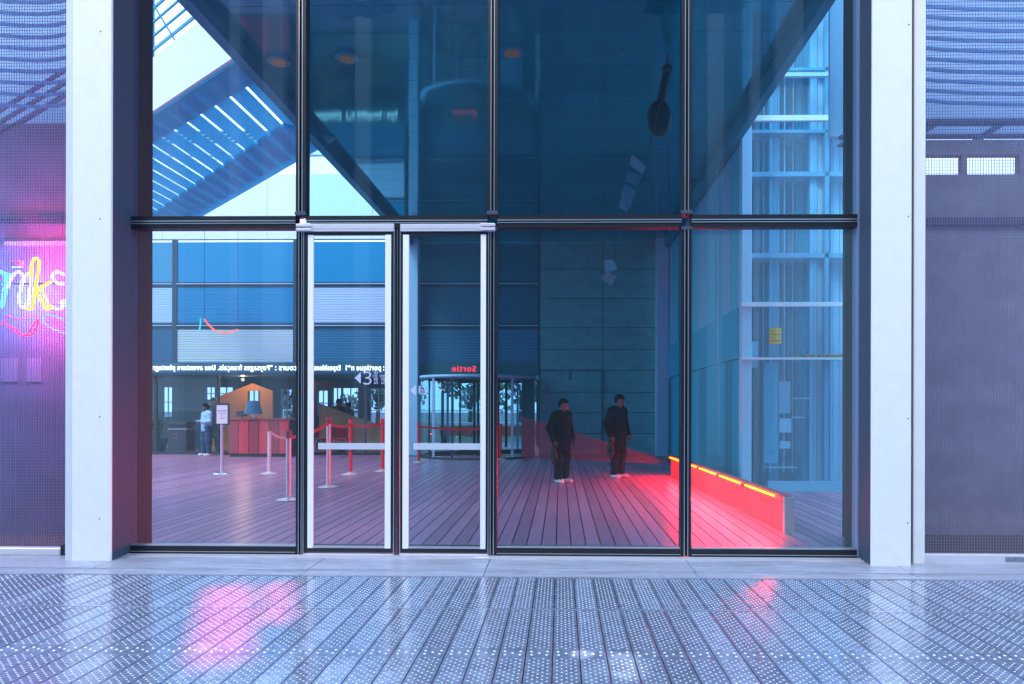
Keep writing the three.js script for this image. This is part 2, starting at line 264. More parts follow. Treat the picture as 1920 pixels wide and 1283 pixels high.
{ // vinyl signs on the panes
  const vin = std({ color: L(0.5, 0.56, 0.85), roughness: 0.6 }), z = d1.z + 0.001;
  const tri = (px, py, s) => { const h = on(px, py, z), k = s; const sh = new THREE.Shape([new THREE.Vector2(0, 0), new THREE.Vector2(k * 0.62, k * 0.6), new THREE.Vector2(k * 0.62, -k * 0.6)]); return new THREE.ExtrudeGeometry(sh, { depth: 0.001, bevelEnabled: false }).translate(h.x, h.y, z); };
  const at = (g, px, py) => { const p = on(px, py, z); return g.translate(p.x, p.y, z); };
  part(d1.t, 'arrow_sign', tri(665, 709, 0.097), vin);
  part(d1.t, 'number_sign', at(text('3', 0.128, 0.001), 680, 721), vin);
  part(d1.t, 'room_sign', [at(text('salle', 0.048, 0.001).rotateZ(Math.PI / 2), 708, 721), at(text('sall', 0.048, 0.001).rotateZ(Math.PI / 2), 722, 721)], vin);
  const z2 = d2.z + 0.001, at2 = (g, px, py) => { const p = on(px, py, z2); return g.translate(p.x, p.y, z2); };
  part(d2.t, 'arrow_sign', tri(769, 732, 0.088), vin);
  const lift = [], B = (a, b, c, d) => lift.push(box(XW(a, z2), XW(b, z2), YW(d, z2), YW(c, z2), z2, z2 + 0.001));
  B(785, 786.5, 724, 739); B(787, 799.5, 725, 726.5); B(787, 799.5, 737, 738.5); B(787, 788.2, 726.6, 736.9); B(798.2, 799.5, 726.6, 736.9); B(790.5, 792, 729, 735); B(794, 795.5, 731, 735); B(795.6, 797, 729, 731.4);
  part(d2.t, 'lift_sign', lift, vin);
  const p = []; const stick = (px, arms) => { p.push(new THREE.CylinderGeometry(0.007, 0.007, 0.001, 10).rotateX(Math.PI / 2).translate(XW(px, z2), YW(727, z2), z2)); const f = (a, b, c, d) => p.push(bar(on(a, b, z2), on(c, d, z2), 0.006, 0.001)); if (arms) { f(px, 729, px - 3, 738); f(px, 729, px + 3, 738); } else { f(px - 3, 731, px + 3, 731); f(px, 729, px, 734); f(px, 734, px - 3, 739); f(px, 734, px + 3, 739); } };
  stick(809, true); part(d2.t, 'pictogram', p.splice(0), vin); stick(821, false); part(d2.t, 'pictogram', p.splice(0), vin);
  p.push(new THREE.TorusGeometry(0.018, 0.0035, 5, 14, 4).translate(XW(830, z2), YW(734, z2), z2));
  part(d2.t, 'pictogram', p, vin);
}

// ---------------------------------------------------------------- hall beyond the glass
const ZB = -15.0, CH = 6.6, CXL = -4.46, CXR = 3.1;
const ceilMat = std({ color: L(0.002, 0.33, 0.43), roughness: 0.05, metalness: 0.5, bumpMap: ripple, bumpScale: 0.003 });
{
  const c = structure('ceiling');
  for (let z = -0.5; z > ZB + 0.1; z -= 0.7) part(c, 'panel', rbox(CXL, CXR, CH, CH + 0.03, Math.max(z - 0.692, ZB + 0.05), z, 0.003), ceilMat);
  part(c, 'backing', box(CXL, CXR, CH + 0.031, CH + 0.9, ZB + 0.05, -0.45), std({ color: L(0.1, 0.3, 0.45), roughness: 0.8 }));
  part(c, 'edge_beam', box(CXL - 0.16, CXL - 0.003, CH - 0.22, CH + 0.9, -16, -0.45), M.beamBlue);
  part(c, 'edge_beam', box(CXR + 0.003, CXR + 0.13, CH - 0.3, CH + 0.9, -15, -0.45), M.beamBlue);
}
// ceiling lamps with a warm glow
const lampSpots = [[650, 100], [960, 92], [522, 106]];
lampSpots.forEach(([px, py], i) => {
  const d = (CH - 1.5) * FOC / (CY - py), p = on(px, py, 7.2 - d); p.y = CH;
  const t = thing('ceiling_lamp', ['round warm lamp on the blue ceiling above the left door', 'round warm lamp on the dark ceiling right of the middle mullion', 'small warm lamp under the blue ceiling beside the slatted canopy'][i], 'lamp', [p.x, p.y, p.z]);
  part(t, 'housing', new THREE.CylinderGeometry(0.17, 0.17, 0.05, 20).translate(p.x, p.y - 0.025, p.z), M.beamBlue);
  part(t, 'lamp_glass', new THREE.CylinderGeometry(0.11, 0.11, 0.02, 20).translate(p.x, p.y - 0.06, p.z), glow(1, 0.4, 0.2, 0.035));
});

// slatted canopy left of the ceiling
{
  const t = thing('slatted_canopy', 'blue canopy with bright slots between its boards, left of the ceiling', 'canopy', [-7.5, CH, -6]);
  const near = (x) => 7.2 - (10.3 + 0.827 * (CXL - x)), far = (x) => 7.2 - (13.5 + 1.027 * (CXL - x));
  const dx = 0.42, gap = 0.075;
  for (let k = 0; k < 16; k++) {
    const xb = CXL - 0.19 - k * dx, xa = xb - dx + gap;
    const g = new THREE.BufferGeometry(), y0 = CH, y1 = CH + 0.08, q = [[xa, near(xa)], [xb, near(xb)], [xb, far(xb)], [xa, far(xa)]];
    const sh = new THREE.Shape(q.map(([x, z]) => new THREE.Vector2(x, -z)));
    const e = new THREE.ExtrudeGeometry(sh, { depth: 0.02, bevelEnabled: false }).rotateX(-Math.PI / 2).translate(0, CH, 0);
    part(t, 'slat', metric(e), M.canopyBlue);
  }
  const xe = CXL - 0.17, xf = CXL - 7.0, A = V(xe, 0, near(xe)), B = V(xf, 0, near(xf)), C = V(xe, 0, far(xe)), D = V(xf, 0, far(xf));
  const up = (v, y, dz = 0) => V(v.x, y, v.z + dz);
  part(t, 'edge_board', bar(up(A, CH - 0.03, -0.22), up(B, CH - 0.03, -0.22), 0.5, 0.055), M.canopyBlue);
  part(t, 'edge_board', bar(up(C, CH - 0.03, 0.5), up(D, CH - 0.03, 0.5), 1.0, 0.055), M.canopyBlue);
  part(t, 'fascia', bar(up(A, CH + 0.44, 0.1), up(B, CH + 0.44, 0.1), 0.12, 0.92), M.wallWhite);
  const rl = thing('railing', 'thin dark railing bars on the white canopy fascia against the sky', 'railing', [-6, CH + 0.9, -4]);
  for (let k = 0; k < 7; k++) part(rl, 'rail', bar(up(A, CH + 1.1 + k * 0.24, 0.1), up(B, CH + 1.1 + k * 0.24, 0.1), 0.03, k % 3 ? 0.03 : 0.05), M.beamBlue);
  for (let k = 0; k < 4; k++) { const p = A.clone().lerp(B, 0.06 + k * 0.3); part(rl, 'post', rod(up(p, CH + 0.9, 0.1), up(p, CH + 2.6, 0.1), 0.022), M.beamBlue); }
  part(rl, 'cable', rod(on(288, 10, -4.4), on(373, 150, -4.6), 0.014), M.beamBlue);
}

// white building wing at the far left
{
  const z = ZB - 0.4, x0 = -16, x1 = XW(780, ZB), Y = (py) => YW(py, z, 600);
  const t = thing('white_building', 'white building wing with a bright window band behind the slatted canopy', 'building', [-10, 0, z]);
  for (let i = 0, a = x0; a < x1 - 0.1; i++) { const b = Math.min(x1, a + 3.35); part(t, 'wall_panel', box(a + 0.006, b - 0.006, Y(448), Y(327), z - 0.2, z), M.wallWhite); a = b; }
  part(t, 'wall_top', box(x0, x1, Y(290), Y(268), z - 0.2, z), M.wallWhite);
  for (let k = 0; k < 12; k++) { const a = x0 + k * 1.0; part(t, 'window', new THREE.PlaneGeometry(0.94, Y(291) - Y(326)).translate(a + 0.5, (Y(291) + Y(326)) / 2, z - 0.1), pane(0.92, 0.95, 1, 0.3)); part(t, 'window_post', box(a - 0.03, a + 0.03, Y(326.8), Y(290.2), z - 0.14, z - 0.04), M.wallWhite); }
  for (let k = 0; k < 4; k++) part(t, 'sunshade_bar', box(x0, x1, Y(266 - k * 6), Y(263 - k * 6), z - 0.1, z + 0.02), M.beamBlue);
}

// back wall: rows of blind panels above a dark fascia, a glazed ground floor, a concrete section
const bx = (px) => XW(px, ZB), by = (py) => YW(py, ZB, 700);
{
  const t = thing('blind_wall', 'blue facade with rows of louvred blinds above the reception', 'facade', [-3, 0, ZB]);
  const cMat = { sky: std({ color: L(0.0, 0.22, 0.42), roughness: 0.3 }), bright: std({ color: L(0.01, 0.3, 0.58), roughness: 0.35 }), pale: std({ color: L(0.5, 0.66, 0.76), roughness: 0.4 }), yellow: std({ color: L(0.56, 0.66, 0.42), roughness: 0.4 }), mid: std({ color: L(0.03, 0.24, 0.4), roughness: 0.4 }), dark: std({ color: L(0.008, 0.13, 0.2), roughness: 0.35 }), paleBlue: std({ color: L(0.42, 0.6, 0.85), roughness: 0.4 }), slatDark: std({ color: L(0.015, 0.12, 0.24), roughness: 0.4 }) };
  const segs = [ // px range, panel of rows A, B, C
    [140, 322, 'mid', 'paleBlue', 'slatDark'], [331, 549, 'sky', 'bright', 'yellow'], [557, 757, 'sky', 'pale', 'mid'], [784, 908, 'dark', 'dark', 'mid'], [914, 1008, 'dark', 'dark', 'mid'], [1251, 1310, 'mid', 'paleBlue', 'mid'], [1316, 1500, 'mid', 'paleBlue', 'mid'],
  ];
  for (const [a, b, A, B, C] of segs) {
    [[453, 528, A], [540, 605, B], [618, 680, C]].forEach(([ya, yb, m], row) => {
      part(t, 'blind_panel', box(bx(a), bx(b), by(yb), by(ya), ZB - 0.06, ZB - 0.03), cMat[m]);
      if (row === 0 && m !== 'paleBlue') return;
      const g = []; for (let y = by(yb) + 0.03; y < by(ya) - 0.02; y += 0.078) g.push(box(bx(a) + 0.01, bx(b) - 0.01, y, y + 0.035, ZB - 0.03, ZB - 0.012));
      part(t, 'blind_slat', g, cMat[m === 'yellow' || m === 'pale' || m === 'paleBlue' ? 'paleBlue' : m === 'bright' ? 'sky' : 'slatDark']).userData.kind = 'stuff';
    });
    for (const [u, v] of [[533, 531.3], [611.5, 610]]) part(t, 'sill_rail', box(bx(a), bx(b), by(u), by(v), ZB - 0.02, ZB + 0.03), M.pillar);
    for (const x of [bx(a) - 0.07, bx(b)]) part(t, 'panel_frame', box(x, x + 0.07, by(683), by(448), ZB - 0.08, ZB + 0.01), M.darkBand);
  }
  for (const [a, b] of [[-16, bx(1010)], [bx(1251), 10]]) {
    for (const [u, v] of [[540, 528.2], [617.8, 605.2]]) part(t, 'spandrel', box(a, b, by(u), by(v), ZB - 0.09, ZB - 0.015), M.darkBand);
    part(t, 'fascia', box(a, b, by(704), by(680.2), ZB - 0.3, ZB + 0.05), M.navy);
  }
  part(t, 'backing', box(-16, bx(1010), by(703), by(449), ZB - 0.39, ZB - 0.31), M.navy);
  part(t, 'backing', box(bx(1251), 10, by(703), by(449), ZB - 0.39, ZB - 0.31), M.navy);
  const piers = []; for (const px of [566, 773, 990]) piers.push(box(bx(px) - 0.2, bx(px) + 0.2, 0, by(704.2), ZB - 0.35, ZB - 0.02));
  piers.push(box(bx(1245), 10, 0, by(704.2), ZB - 0.35, ZB - 0.02));
  for (const p of piers) part(t, 'pier', p, M.navy);
}
{
  const t = thing('concrete_wall', 'dark concrete wall with square panels behind the two standing men', 'wall', [bx(1130), 0, ZB]);
  const xs = [1012, 1130, 1253], ys = [855, 812, 773, 735, 694, 655, 615, 560, 505, 445];
  for (let i = 0; i < 2; i++) for (let j = 0; j < ys.length - 1; j++) part(t, 'panel', rbox(bx(xs[i]) + 0.008, bx(xs[i + 1]) - 0.008, Math.max(0, by(ys[j])) + 0.007, by(ys[j + 1]) - 0.007, ZB - 0.2, ZB + 0.0 + rr(0, 0.008), 0.006), M.concrete);
  part(t, 'backing', box(bx(1010), bx(1254), 0, CH + 0.3, ZB - 0.4, ZB - 0.21), M.navy);
  part(t, 'door_frame', [box(bx(1017), bx(1131), by(695), by(692.5), ZB + 0.01, ZB + 0.05), box(bx(1127), bx(1131), 0, by(695.2), ZB + 0.01, ZB + 0.05), box(bx(1066), bx(1069), by(712), by(695.2), ZB + 0.01, ZB + 0.04)], M.navy);
  part(t, 'skirting', box(bx(1010), bx(1254), 0.0, 0.07, ZB + 0.012, ZB + 0.03), M.navy);
}
{
  const mk = (px0, px1, label) => { const t = thing('pillar', label, 'pillar', [bx((px0 + px1) / 2), 0, ZB + 0.5]); part(t, 'shaft', rbox(XW(px0, ZB + 0.6), XW(px1, ZB + 0.6), 0, CH, ZB + 0.25, ZB + 0.6, 0.02), M.pillar); part(t, 'base_plate', box(XW(px0, ZB + 0.6) - 0.03, XW(px1, ZB + 0.6) + 0.03, 0, 0.05, ZB + 0.22, ZB + 0.63), M.beamBlue); };
  mk(765, 783, 'slender pale blue pillar seen through the right entrance door'); mk(1231, 1254, 'pale blue pillar right of the concrete wall, behind the bench end');
}
// LED message board and exit sign, both seen mirror-written
{
  const z = ZB + 0.11;
  const t = thing('led_sign', 'dark message board with a line of mirror-written white letters above the reception', 'led sign', [bx(520), by(690), z]);
  part(t, 'sign_box', box(bx(270), bx(752), by(700), by(681), ZB + 0.053, z - 0.01), M.navy);
  const white = glow(0.9, 0.95, 1, 0.9);
  const place = (str, pxL, pxR, py, h, f, mat, parent, name) => { const g = mirrored(text(str, h, 0.012, f)); g.computeBoundingBox(); const w = g.boundingBox.max.x - g.boundingBox.min.x, sx = (bx(pxR) - bx(pxL)) / w; g.scale(sx, 1, 1); g.computeBoundingBox(); g.translate(bx(pxL) - g.boundingBox.min.x, by(py), z - 0.009); return part(parent, name, g, mat); };
  place('phe : portique n°1', 650, 745, 695, 0.16, fontBold, white, t, 'led_letters');
  place('Expositions –', 584, 640, 695, 0.16, fontBold, white, t, 'led_letters');
  place('"Paysages français. Une aventure photogra', 284, 513, 695, 0.16, fontBold, white, t, 'led_letters');
  place('en cours :', 518, 578, 695, 0.16, fontBold, white, t, 'led_letters');
  const e = thing('exit_sign', 'small sign with mirror-written red letters above the revolving door', 'exit sign', [bx(870), by(690), z]);
  part(e, 'sign_box', box(bx(842), bx(899), by(701), by(682), ZB + 0.053, z - 0.01), M.navy);
  place('Sortie', 848, 893, 697, 0.17, fontBold, glow(1, 0.02, 0.04, 0.9), e, 'led_letters');
}

// ground floor glazing and what stands behind it
{
  const t = thing('reception_glazing', 'ground floor glazing with thin posts in front of the reception', 'glazing', [bx(520), 0, ZB - 0.2]);
  for (const [a, b] of [[150, 284], [286, 402], [404, 556], [577, 680], [682, 763]]) {
    part(t, 'pane', new THREE.PlaneGeometry(bx(b) - bx(a) - 0.06, by(705) - 0.06).translate((bx(a) + bx(b)) / 2, (by(705)) / 2, ZB - 0.2), pane(0.9, 0.95, 0.98, 0.5));
    part(t, 'post', box(bx(a) - 0.03, bx(a) + 0.03, 0, by(704.5), ZB - 0.24, ZB - 0.16), M.darkThing);
  }
  part(t, 'sill', box(bx(150), bx(763), 0.0, 0.08, ZB - 0.26, ZB - 0.14), M.darkThing);
}
const ZR = -20.0, rx = (px) => XW(px, ZR), ry = (py) => YW(py, ZR, 700);
{ // rear wall of the reception with windows onto the garden
  const t = thing('rear_wall', 'dark rear wall of the reception with tall bright windows', 'wall', [rx(600), 0, ZR]);
  const wins = [[303, 322, 727, 783], [384, 402, 727, 750], [408, 436, 727, 750], [464, 484, 733, 780], [526, 548, 728, 786], [595, 614, 733, 780], [623, 639, 728, 785], [641, 671, 728, 785], [694, 722, 728, 800], [735, 752, 728, 800]];
  const y0 = 0, y1 = by(680) + 0.4; let x = -18;
  const rows = (a, b) => part(t, 'wall_panel', box(a, b, y0, y1, ZR - 0.2, ZR), M.navy);
  for (const [a, b, ya, yb] of wins) {
    rows(x, rx(a)); x = rx(b);
    part(t, 'wall_panel', box(rx(a) + 0.001, rx(b) - 0.001, y0, ry(yb), ZR - 0.2, ZR), M.navy); part(t, 'wall_panel', box(rx(a) + 0.001, rx(b) - 0.001, ry(ya), y1, ZR - 0.2, ZR), M.navy);
    const w = part(t, 'window', new THREE.PlaneGeometry(rx(b) - rx(a), ry(ya) - ry(yb)).translate((rx(a) + rx(b)) / 2, (ry(ya) + ry(yb)) / 2, ZR - 0.1), pane(0.42, 0.52, 0.68, 0.4));
    part(w, 'sash', [box((rx(a) + rx(b)) / 2 - 0.02, (rx(a) + rx(b)) / 2 + 0.02, ry(yb), ry(ya), ZR - 0.13, ZR - 0.09), box(rx(a), rx(b), ry((ya + yb) / 2) - 0.015, ry((ya + yb) / 2) + 0.015, ZR - 0.13, ZR - 0.09)], M.wallWhite);
  }
  rows(x, rx(770));
  part(t, 'ceiling_panel', box(-18, rx(1010), by(703) + 0.01, by(703) + 0.1, ZR, ZB - 0.4), M.navy);
  part(t, 'wall_panel', box(rx(1008), 9, y0, y1, ZR - 0.2, ZR), M.navy);
  for (const [a, b] of [[770, 829], [830, 889], [890, 949], [950, 1008]]) { part(t, 'window', new THREE.PlaneGeometry(rx(b) - rx(a) - 0.08, ry(706) - 0.02).translate((rx(a) + rx(b)) / 2, ry(706) / 2, ZR - 0.1), pane(0.4, 0.5, 0.6, 0.4)); part(t, 'window_post', box(rx(b) - 0.05, rx(b) + 0.05, 0, ry(706), ZR - 0.16, ZR - 0.04), M.darkThing); }  // dark panes added to dim the bright view behind the revolving door
  part(t, 'wall_panel', box(rx(770), rx(1008), ry(706), y1, ZR - 0.2, ZR), M.navy);
}
{ // gabled orange partition
  const z = -17.2, q = [[392, 790], [392, 750], [473, 719], [511, 733], [511, 790]].map(([a, b]) => on(a, b, z)), sh = new THREE.Shape(q.map((p) => new THREE.Vector2(p.x, p.y)));
  const hole = new THREE.Path([[464, 733], [464, 778], [487, 778], [487, 733]].map(([a, b]) => { const p = on(a, b, z); return new THREE.Vector2(p.x, p.y); })); sh.holes.push(hole);
  const t = thing('orange_partition', 'orange gabled partition with a small window behind the reception desk', 'partition', [on(450, 764, z).x, 0, z]);
  part(t, 'panel', new THREE.ExtrudeGeometry(sh, { depth: 0.12, bevelEnabled: false }).translate(0, 0, z - 0.12), M.orange);
  const dl = on(455, 712, -16.4), dn = thing('desk_light', 'small warm ceiling light over the orange gabled partition', 'lamp', [dl.x, dl.y, dl.z]); part(dn, 'lamp_glass', new THREE.SphereGeometry(0.06, 14, 10).translate(dl.x, dl.y, dl.z), glow(1, 0.6, 0.35, 0.5)); part(dn, 'stem', rod(V(dl.x, dl.y + 0.06, dl.z), V(dl.x, by(703), dl.z), 0.012), M.darkThing);
  const pl = new THREE.PointLight(L(1, 0.5, 0.28), 1.1); pl.position.copy(dl); pl.castShadow = true; pl.name = 'desk_light'; scene.add(pl);
  part(t, 'plinth', box(on(392, 790, z).x, on(511, 790, z).x, 0, on(450, 790, z).y - 0.002, z - 0.12, z), M.orange);
  const z2 = -16.6, q2 = [[598, 835], [598, 757], [726, 803], [726, 835]].map(([a, b]) => on(a, b, z2)), s2 = new THREE.Shape(q2.map((p) => new THREE.Vector2(p.x, p.y)));
  const u = thing('sloping_partition', 'low tan partition with a sloping top behind the red rope barrier', 'partition', [on(660, 830, z2).x, 0, z2]);
  part(u, 'panel', new THREE.ExtrudeGeometry(s2, { depth: 0.1, bevelEnabled: false }).translate(0, 0, z2 - 0.1), std({ color: L(0.42, 0.24, 0.12), roughness: 0.7 }));
  part(u, 'plinth', box(q2[0].x, q2[2].x, 0, q2[0].y - 0.002, z2 - 0.1, z2), std({ color: L(0.3, 0.16, 0.1), roughness: 0.7 }));
}
{ // reception desk and what stands on it
  const z = ZB + 0.9, g = (px) => XW(px, z), h = (py) => YW(py, z, 480);
  const t = thing('reception_desk', 'long red reception desk under the message board', 'desk', [g(480), 0, z - 0.3]);
  for (let k = 0; k < 6; k++) part(t, 'front_panel', rbox(g(428 + k * 19) + 0.006, g(447 + k * 19) - 0.006, 0.1, h(785) - 0.05, z - 0.06, z, 0.006), k % 2 ? M.red : M.redDark);
  part(t, 'worktop', rbox(g(424), g(546), h(785) - 0.045, h(785), z - 0.75, z + 0.05, 0.01), M.redDark);
  part(t, 'plinth', box(g(430), g(541), 0, 0.098, z - 0.65, z - 0.05), M.darkThing);
  part(t, 'body', box(g(429), g(541), 0.1, h(785) - 0.047, z - 0.7, z - 0.062), M.darkThing);
  const lb = on(475, 785, z - 0.3), yb = h(785), l = thing('table_lamp', 'table lamp with a blue cone shade standing on the red desk', 'lamp', [lb.x, yb, lb.z]);
  part(l, 'lamp_shade', new THREE.CylinderGeometry(0.17, 0.27, 0.4, 20, 1, true).translate(lb.x, yb + 0.33, lb.z), phy({ color: L(0.05, 0.16, 0.28), transmission: 0.3, thickness: 0, roughness: 0.9, side: THREE.DoubleSide }));
  part(l, 'stem', rod(V(lb.x, yb + 0.02, lb.z), V(lb.x, yb + 0.4, lb.z), 0.02), M.chrome);
  part(l, 'foot', new THREE.CylinderGeometry(0.1, 0.12, 0.03, 16).translate(lb.x, yb + 0.016, lb.z), M.chrome);
  const mb = on(455, 785, z - 0.3), mo = thing('monitor', 'small dark monitor on the desk left of the lamp', 'monitor', [mb.x, yb, mb.z]);
  part(mo, 'screen', rbox(mb.x - 0.2, mb.x + 0.14, yb + 0.06, yb + 0.22, mb.z - 0.02, mb.z + 0.02, 0.006), M.darkThing); part(mo, 'stand', [rbox(mb.x - 0.08, mb.x + 0.04, yb, yb + 0.012, mb.z - 0.07, mb.z + 0.07, 0.004), box(mb.x - 0.04, mb.x, yb + 0.012, yb + 0.06, mb.z - 0.015, mb.z + 0.015)], M.darkThing);
}
{ // litter bin
  const p = ground(332, 851), w = 18 * (7.2 - p.z) / FOC, t = thing('litter_bin', 'dark square litter bin with a round emblem left of the person in blue', 'bin', [p.x, 0, p.z - 0.3]);
  const z = p.z, m = std({ color: L(0.03, 0.028, 0.04), roughness: 0.5 });
  part(t, 'body', rbox(p.x - w, p.x + w, 0.02, 0.78, z - 0.55, z, 0.02), m); part(t, 'lid', rbox(p.x - w - 0.02, p.x + w + 0.02, 0.9, 1.02, z - 0.57, z + 0.02, 0.03), m);
  part(t, 'opening', box(p.x - w + 0.03, p.x + w - 0.03, 0.785, 0.895, z - 0.5, z - 0.06), M.black); part(t, 'rim', rbox(p.x - w - 0.01, p.x + w + 0.01, 0.775, 0.79, z - 0.56, z + 0.01, 0.005), M.alu);
  part(t, 'emblem', new THREE.TorusGeometry(0.07, 0.016, 6, 18).translate(p.x - 0.05, 0.55, z + 0.006), std({ color: L(0.3, 0.12, 0.08), roughness: 0.5 }));
}
{ // potted plant
  const p = ground(297, 848), t = thing('potted_plant', 'bushy dark green potted plant at the left edge of the glass', 'plant', [p.x, 0, p.z]);
  part(t, 'pot', new THREE.LatheGeometry([[0.0, 0], [0.2, 0], [0.27, 0.42], [0.29, 0.44], [0.25, 0.44], [0.24, 0.4], [0, 0.4]].map(([a, b]) => new THREE.Vector2(a, b)), 20).translate(p.x, 0, p.z), M.darkThing);
  const lm = std({ color: L(0.03, 0.09, 0.035), roughness: 0.5, side: THREE.DoubleSide }), gs = [];
  for (let k = 0; k < 130; k++) { const a = rr(0, 6.283), r = rr(0, 0.36), y = 0.5 + rr(0, 0.62), s = rr(0.1, 0.2), o = new THREE.Object3D(); o.position.set(p.x + Math.cos(a) * r, y, p.z + Math.sin(a) * r); o.rotation.set(rr(-1, 0.6), a, rr(-0.6, 0.6)); o.updateMatrix(); const l = new THREE.PlaneGeometry(s * 0.35, s, 1, 3).translate(0, s / 2, 0); const q = l.attributes.position; for (let i = 0; i < q.count; i++) { const v = q.getY(i) / s; q.setX(i, q.getX(i) * Math.sin(Math.PI * Math.min(0.98, v * 0.9 + 0.08))); q.setZ(i, -0.3 * s * v * v); } l.computeVertexNormals(); gs.push(l.applyMatrix4(o.matrix)); }
  part(t, 'foliage', gs, lm); const st = []; for (let k = 0; k < 7; k++) st.push(rod(V(p.x, 0.4, p.z), V(p.x + rr(-0.2, 0.2), 0.95, p.z + rr(-0.2, 0.2)), 0.012, 0.006, 6)); part(t, 'stem', st, M.darkThing);
}
// revolving door
{
  const c = V(bx(897), 0, ZB + 0.1), R = 1.76, H = by(712), t = thing('revolving_door', 'round glass revolving door under the red exit sign', 'revolving door', [c.x, 0, c.z]);
  const ring = (y0, y1, r0, r1) => new THREE.LatheGeometry([[r0, y0], [r1, y0], [r1, y1], [r0, y1], [r0, y0]].map(([a, b]) => new THREE.Vector2(a, b)), 48).translate(c.x, 0, c.z);
  part(t, 'canopy_ring', ring(H, H + 0.09, R - 0.12, R + 0.02), M.pillar); part(t, 'canopy', new THREE.CylinderGeometry(R - 0.13, R - 0.13, 0.06, 40).translate(c.x, H + 0.045, c.z), M.navy);
  part(t, 'base_ring', ring(0, 0.05, R - 0.1, R + 0.01), M.darkThing);
  const arc = (a0, a1) => new THREE.CylinderGeometry(R - 0.04, R - 0.04, H - 0.06, 16, 1, true, a0, a1 - a0).translate(c.x, H / 2 + 0.02, c.z);
  const gm = pane(0.8, 0.9, 0.95, 0.6);
  part(t, 'pane', arc(0.75, 2.4), gm); part(t, 'pane', arc(0.75 + Math.PI, 2.4 + Math.PI), gm);
  for (const a of [0.72, 2.42, 0.72 + Math.PI, 2.42 + Math.PI, 0.3, -0.32]) { const x = c.x + Math.sin(a) * (R - 0.03), z = c.z + Math.cos(a) * (R - 0.03); part(t, 'post', box(x - 0.035, x + 0.035, 0.05, H, z - 0.035, z + 0.035), a === 0.3 || a === -0.32 ? M.darkBand : M.pillar); }
  for (let k = 0; k < 4; k++) { const a = 0.5 + k * Math.PI / 2, dir = V(Math.sin(a), 0, Math.cos(a)), e = c.clone().addScaledVector(dir, R - 0.2); const w = part(t, 'wing', [bar(V(c.x, H - 0.04, c.z), V(e.x, H - 0.04, e.z), 0.05, 0.08), bar(V(c.x, 0.1, c.z), V(e.x, 0.1, e.z), 0.05, 0.14), rod(V(e.x, 0.1, e.z), V(e.x, H - 0.05, e.z), 0.03)], M.darkThing); const p = new THREE.PlaneGeometry(R - 0.25, H - 0.3).rotateY(a - Math.PI / 2).translate(c.x + dir.x * (R - 0.2) / 2, H / 2, c.z + dir.z * (R - 0.2) / 2); part(w, 'pane', p, gm); }
  part(t, 'axle', rod(V(c.x, 0, c.z), V(c.x, H, c.z), 0.04), M.darkThing);
}
// red crowd barriers: posts, belts and a notice stand
const postGroup = 'rope barrier posts in the hall';
function barrier(px, py, top, label, red) {
  const p = ground(px, py), h = YW(top, p.z, px), t = thing('barrier_post', label, 'barrier post', [p.x, 0, p.z], postGroup);
  part(t, 'pole', rod(V(p.x, 0.015, p.z), V(p.x, h, p.z), 0.042, 0.042, 14), red ? M.red : std({ color: L(0.62, 0.5, 0.56), roughness: 0.35, metalness: 0.3 }));
  part(t, 'cassette', new THREE.CylinderGeometry(0.05, 0.05, 0.12, 14).translate(p.x, h, p.z), red ? M.red : M.redDark);
  part(t, 'foot', new THREE.LatheGeometry([[0, 0], [0.19, 0], [0.185, 0.015], [0.06, 0.04], [0.042, 0.06], [0, 0.06]].map(([a, b]) => new THREE.Vector2(a, b)), 20).translate(p.x, 0, p.z), std({ color: L(0.75, 0.62, 0.6), roughness: 0.3, metalness: 0.4 }));
  return V(p.x, h, p.z);
}
const bp = [
  barrier(505, 889, 804, 'pale barrier post with a red cap in front of the red desk'),
  barrier(541, 938, 815, 'tall pale barrier post nearest the black mullion left of the doors'),
  barrier(616, 914, 789, 'pale barrier post inside the left door, in front of another post'),
  barrier(657, 890, 792, 'red barrier post behind the pale one in the left door', true),
  barrier(717, 884, 790, 'thin red barrier post beside the right edge of the left door', true),
  barrier(785, 868, 797, 'red barrier post in front of the revolving door, left side', true),
  barrier(938, 862, 799, 'red barrier post in front of the revolving door, at the middle mullion', true),
];
const belt = (a, b, label) => { const t = part(scene, 'barrier_belt', [0, 1, 2, 3, 4, 5, 6, 7].map((k) => { const s = (u) => a.clone().lerp(b, u).add(V(0, -0.05 - 0.22 * u * (1 - u), 0)); return bar(s(k / 8), s((k + 1) / 8), 0.006, 0.055); }), M.red); tag(t, label, 'barrier belt', 'red barrier belts'); };
belt(bp[2], bp[3], 'red belt between the two posts inside the left door'); belt(bp[3], bp[4], 'red belt in front of the tan sloping partition'); belt(bp[5], bp[6], 'long red belt across the revolving door'); belt(bp[0], bp[1], 'red belt in front of the right end of the red desk'); belt(bp[1], bp[2], 'red belt passing behind the black mullion into the left door');
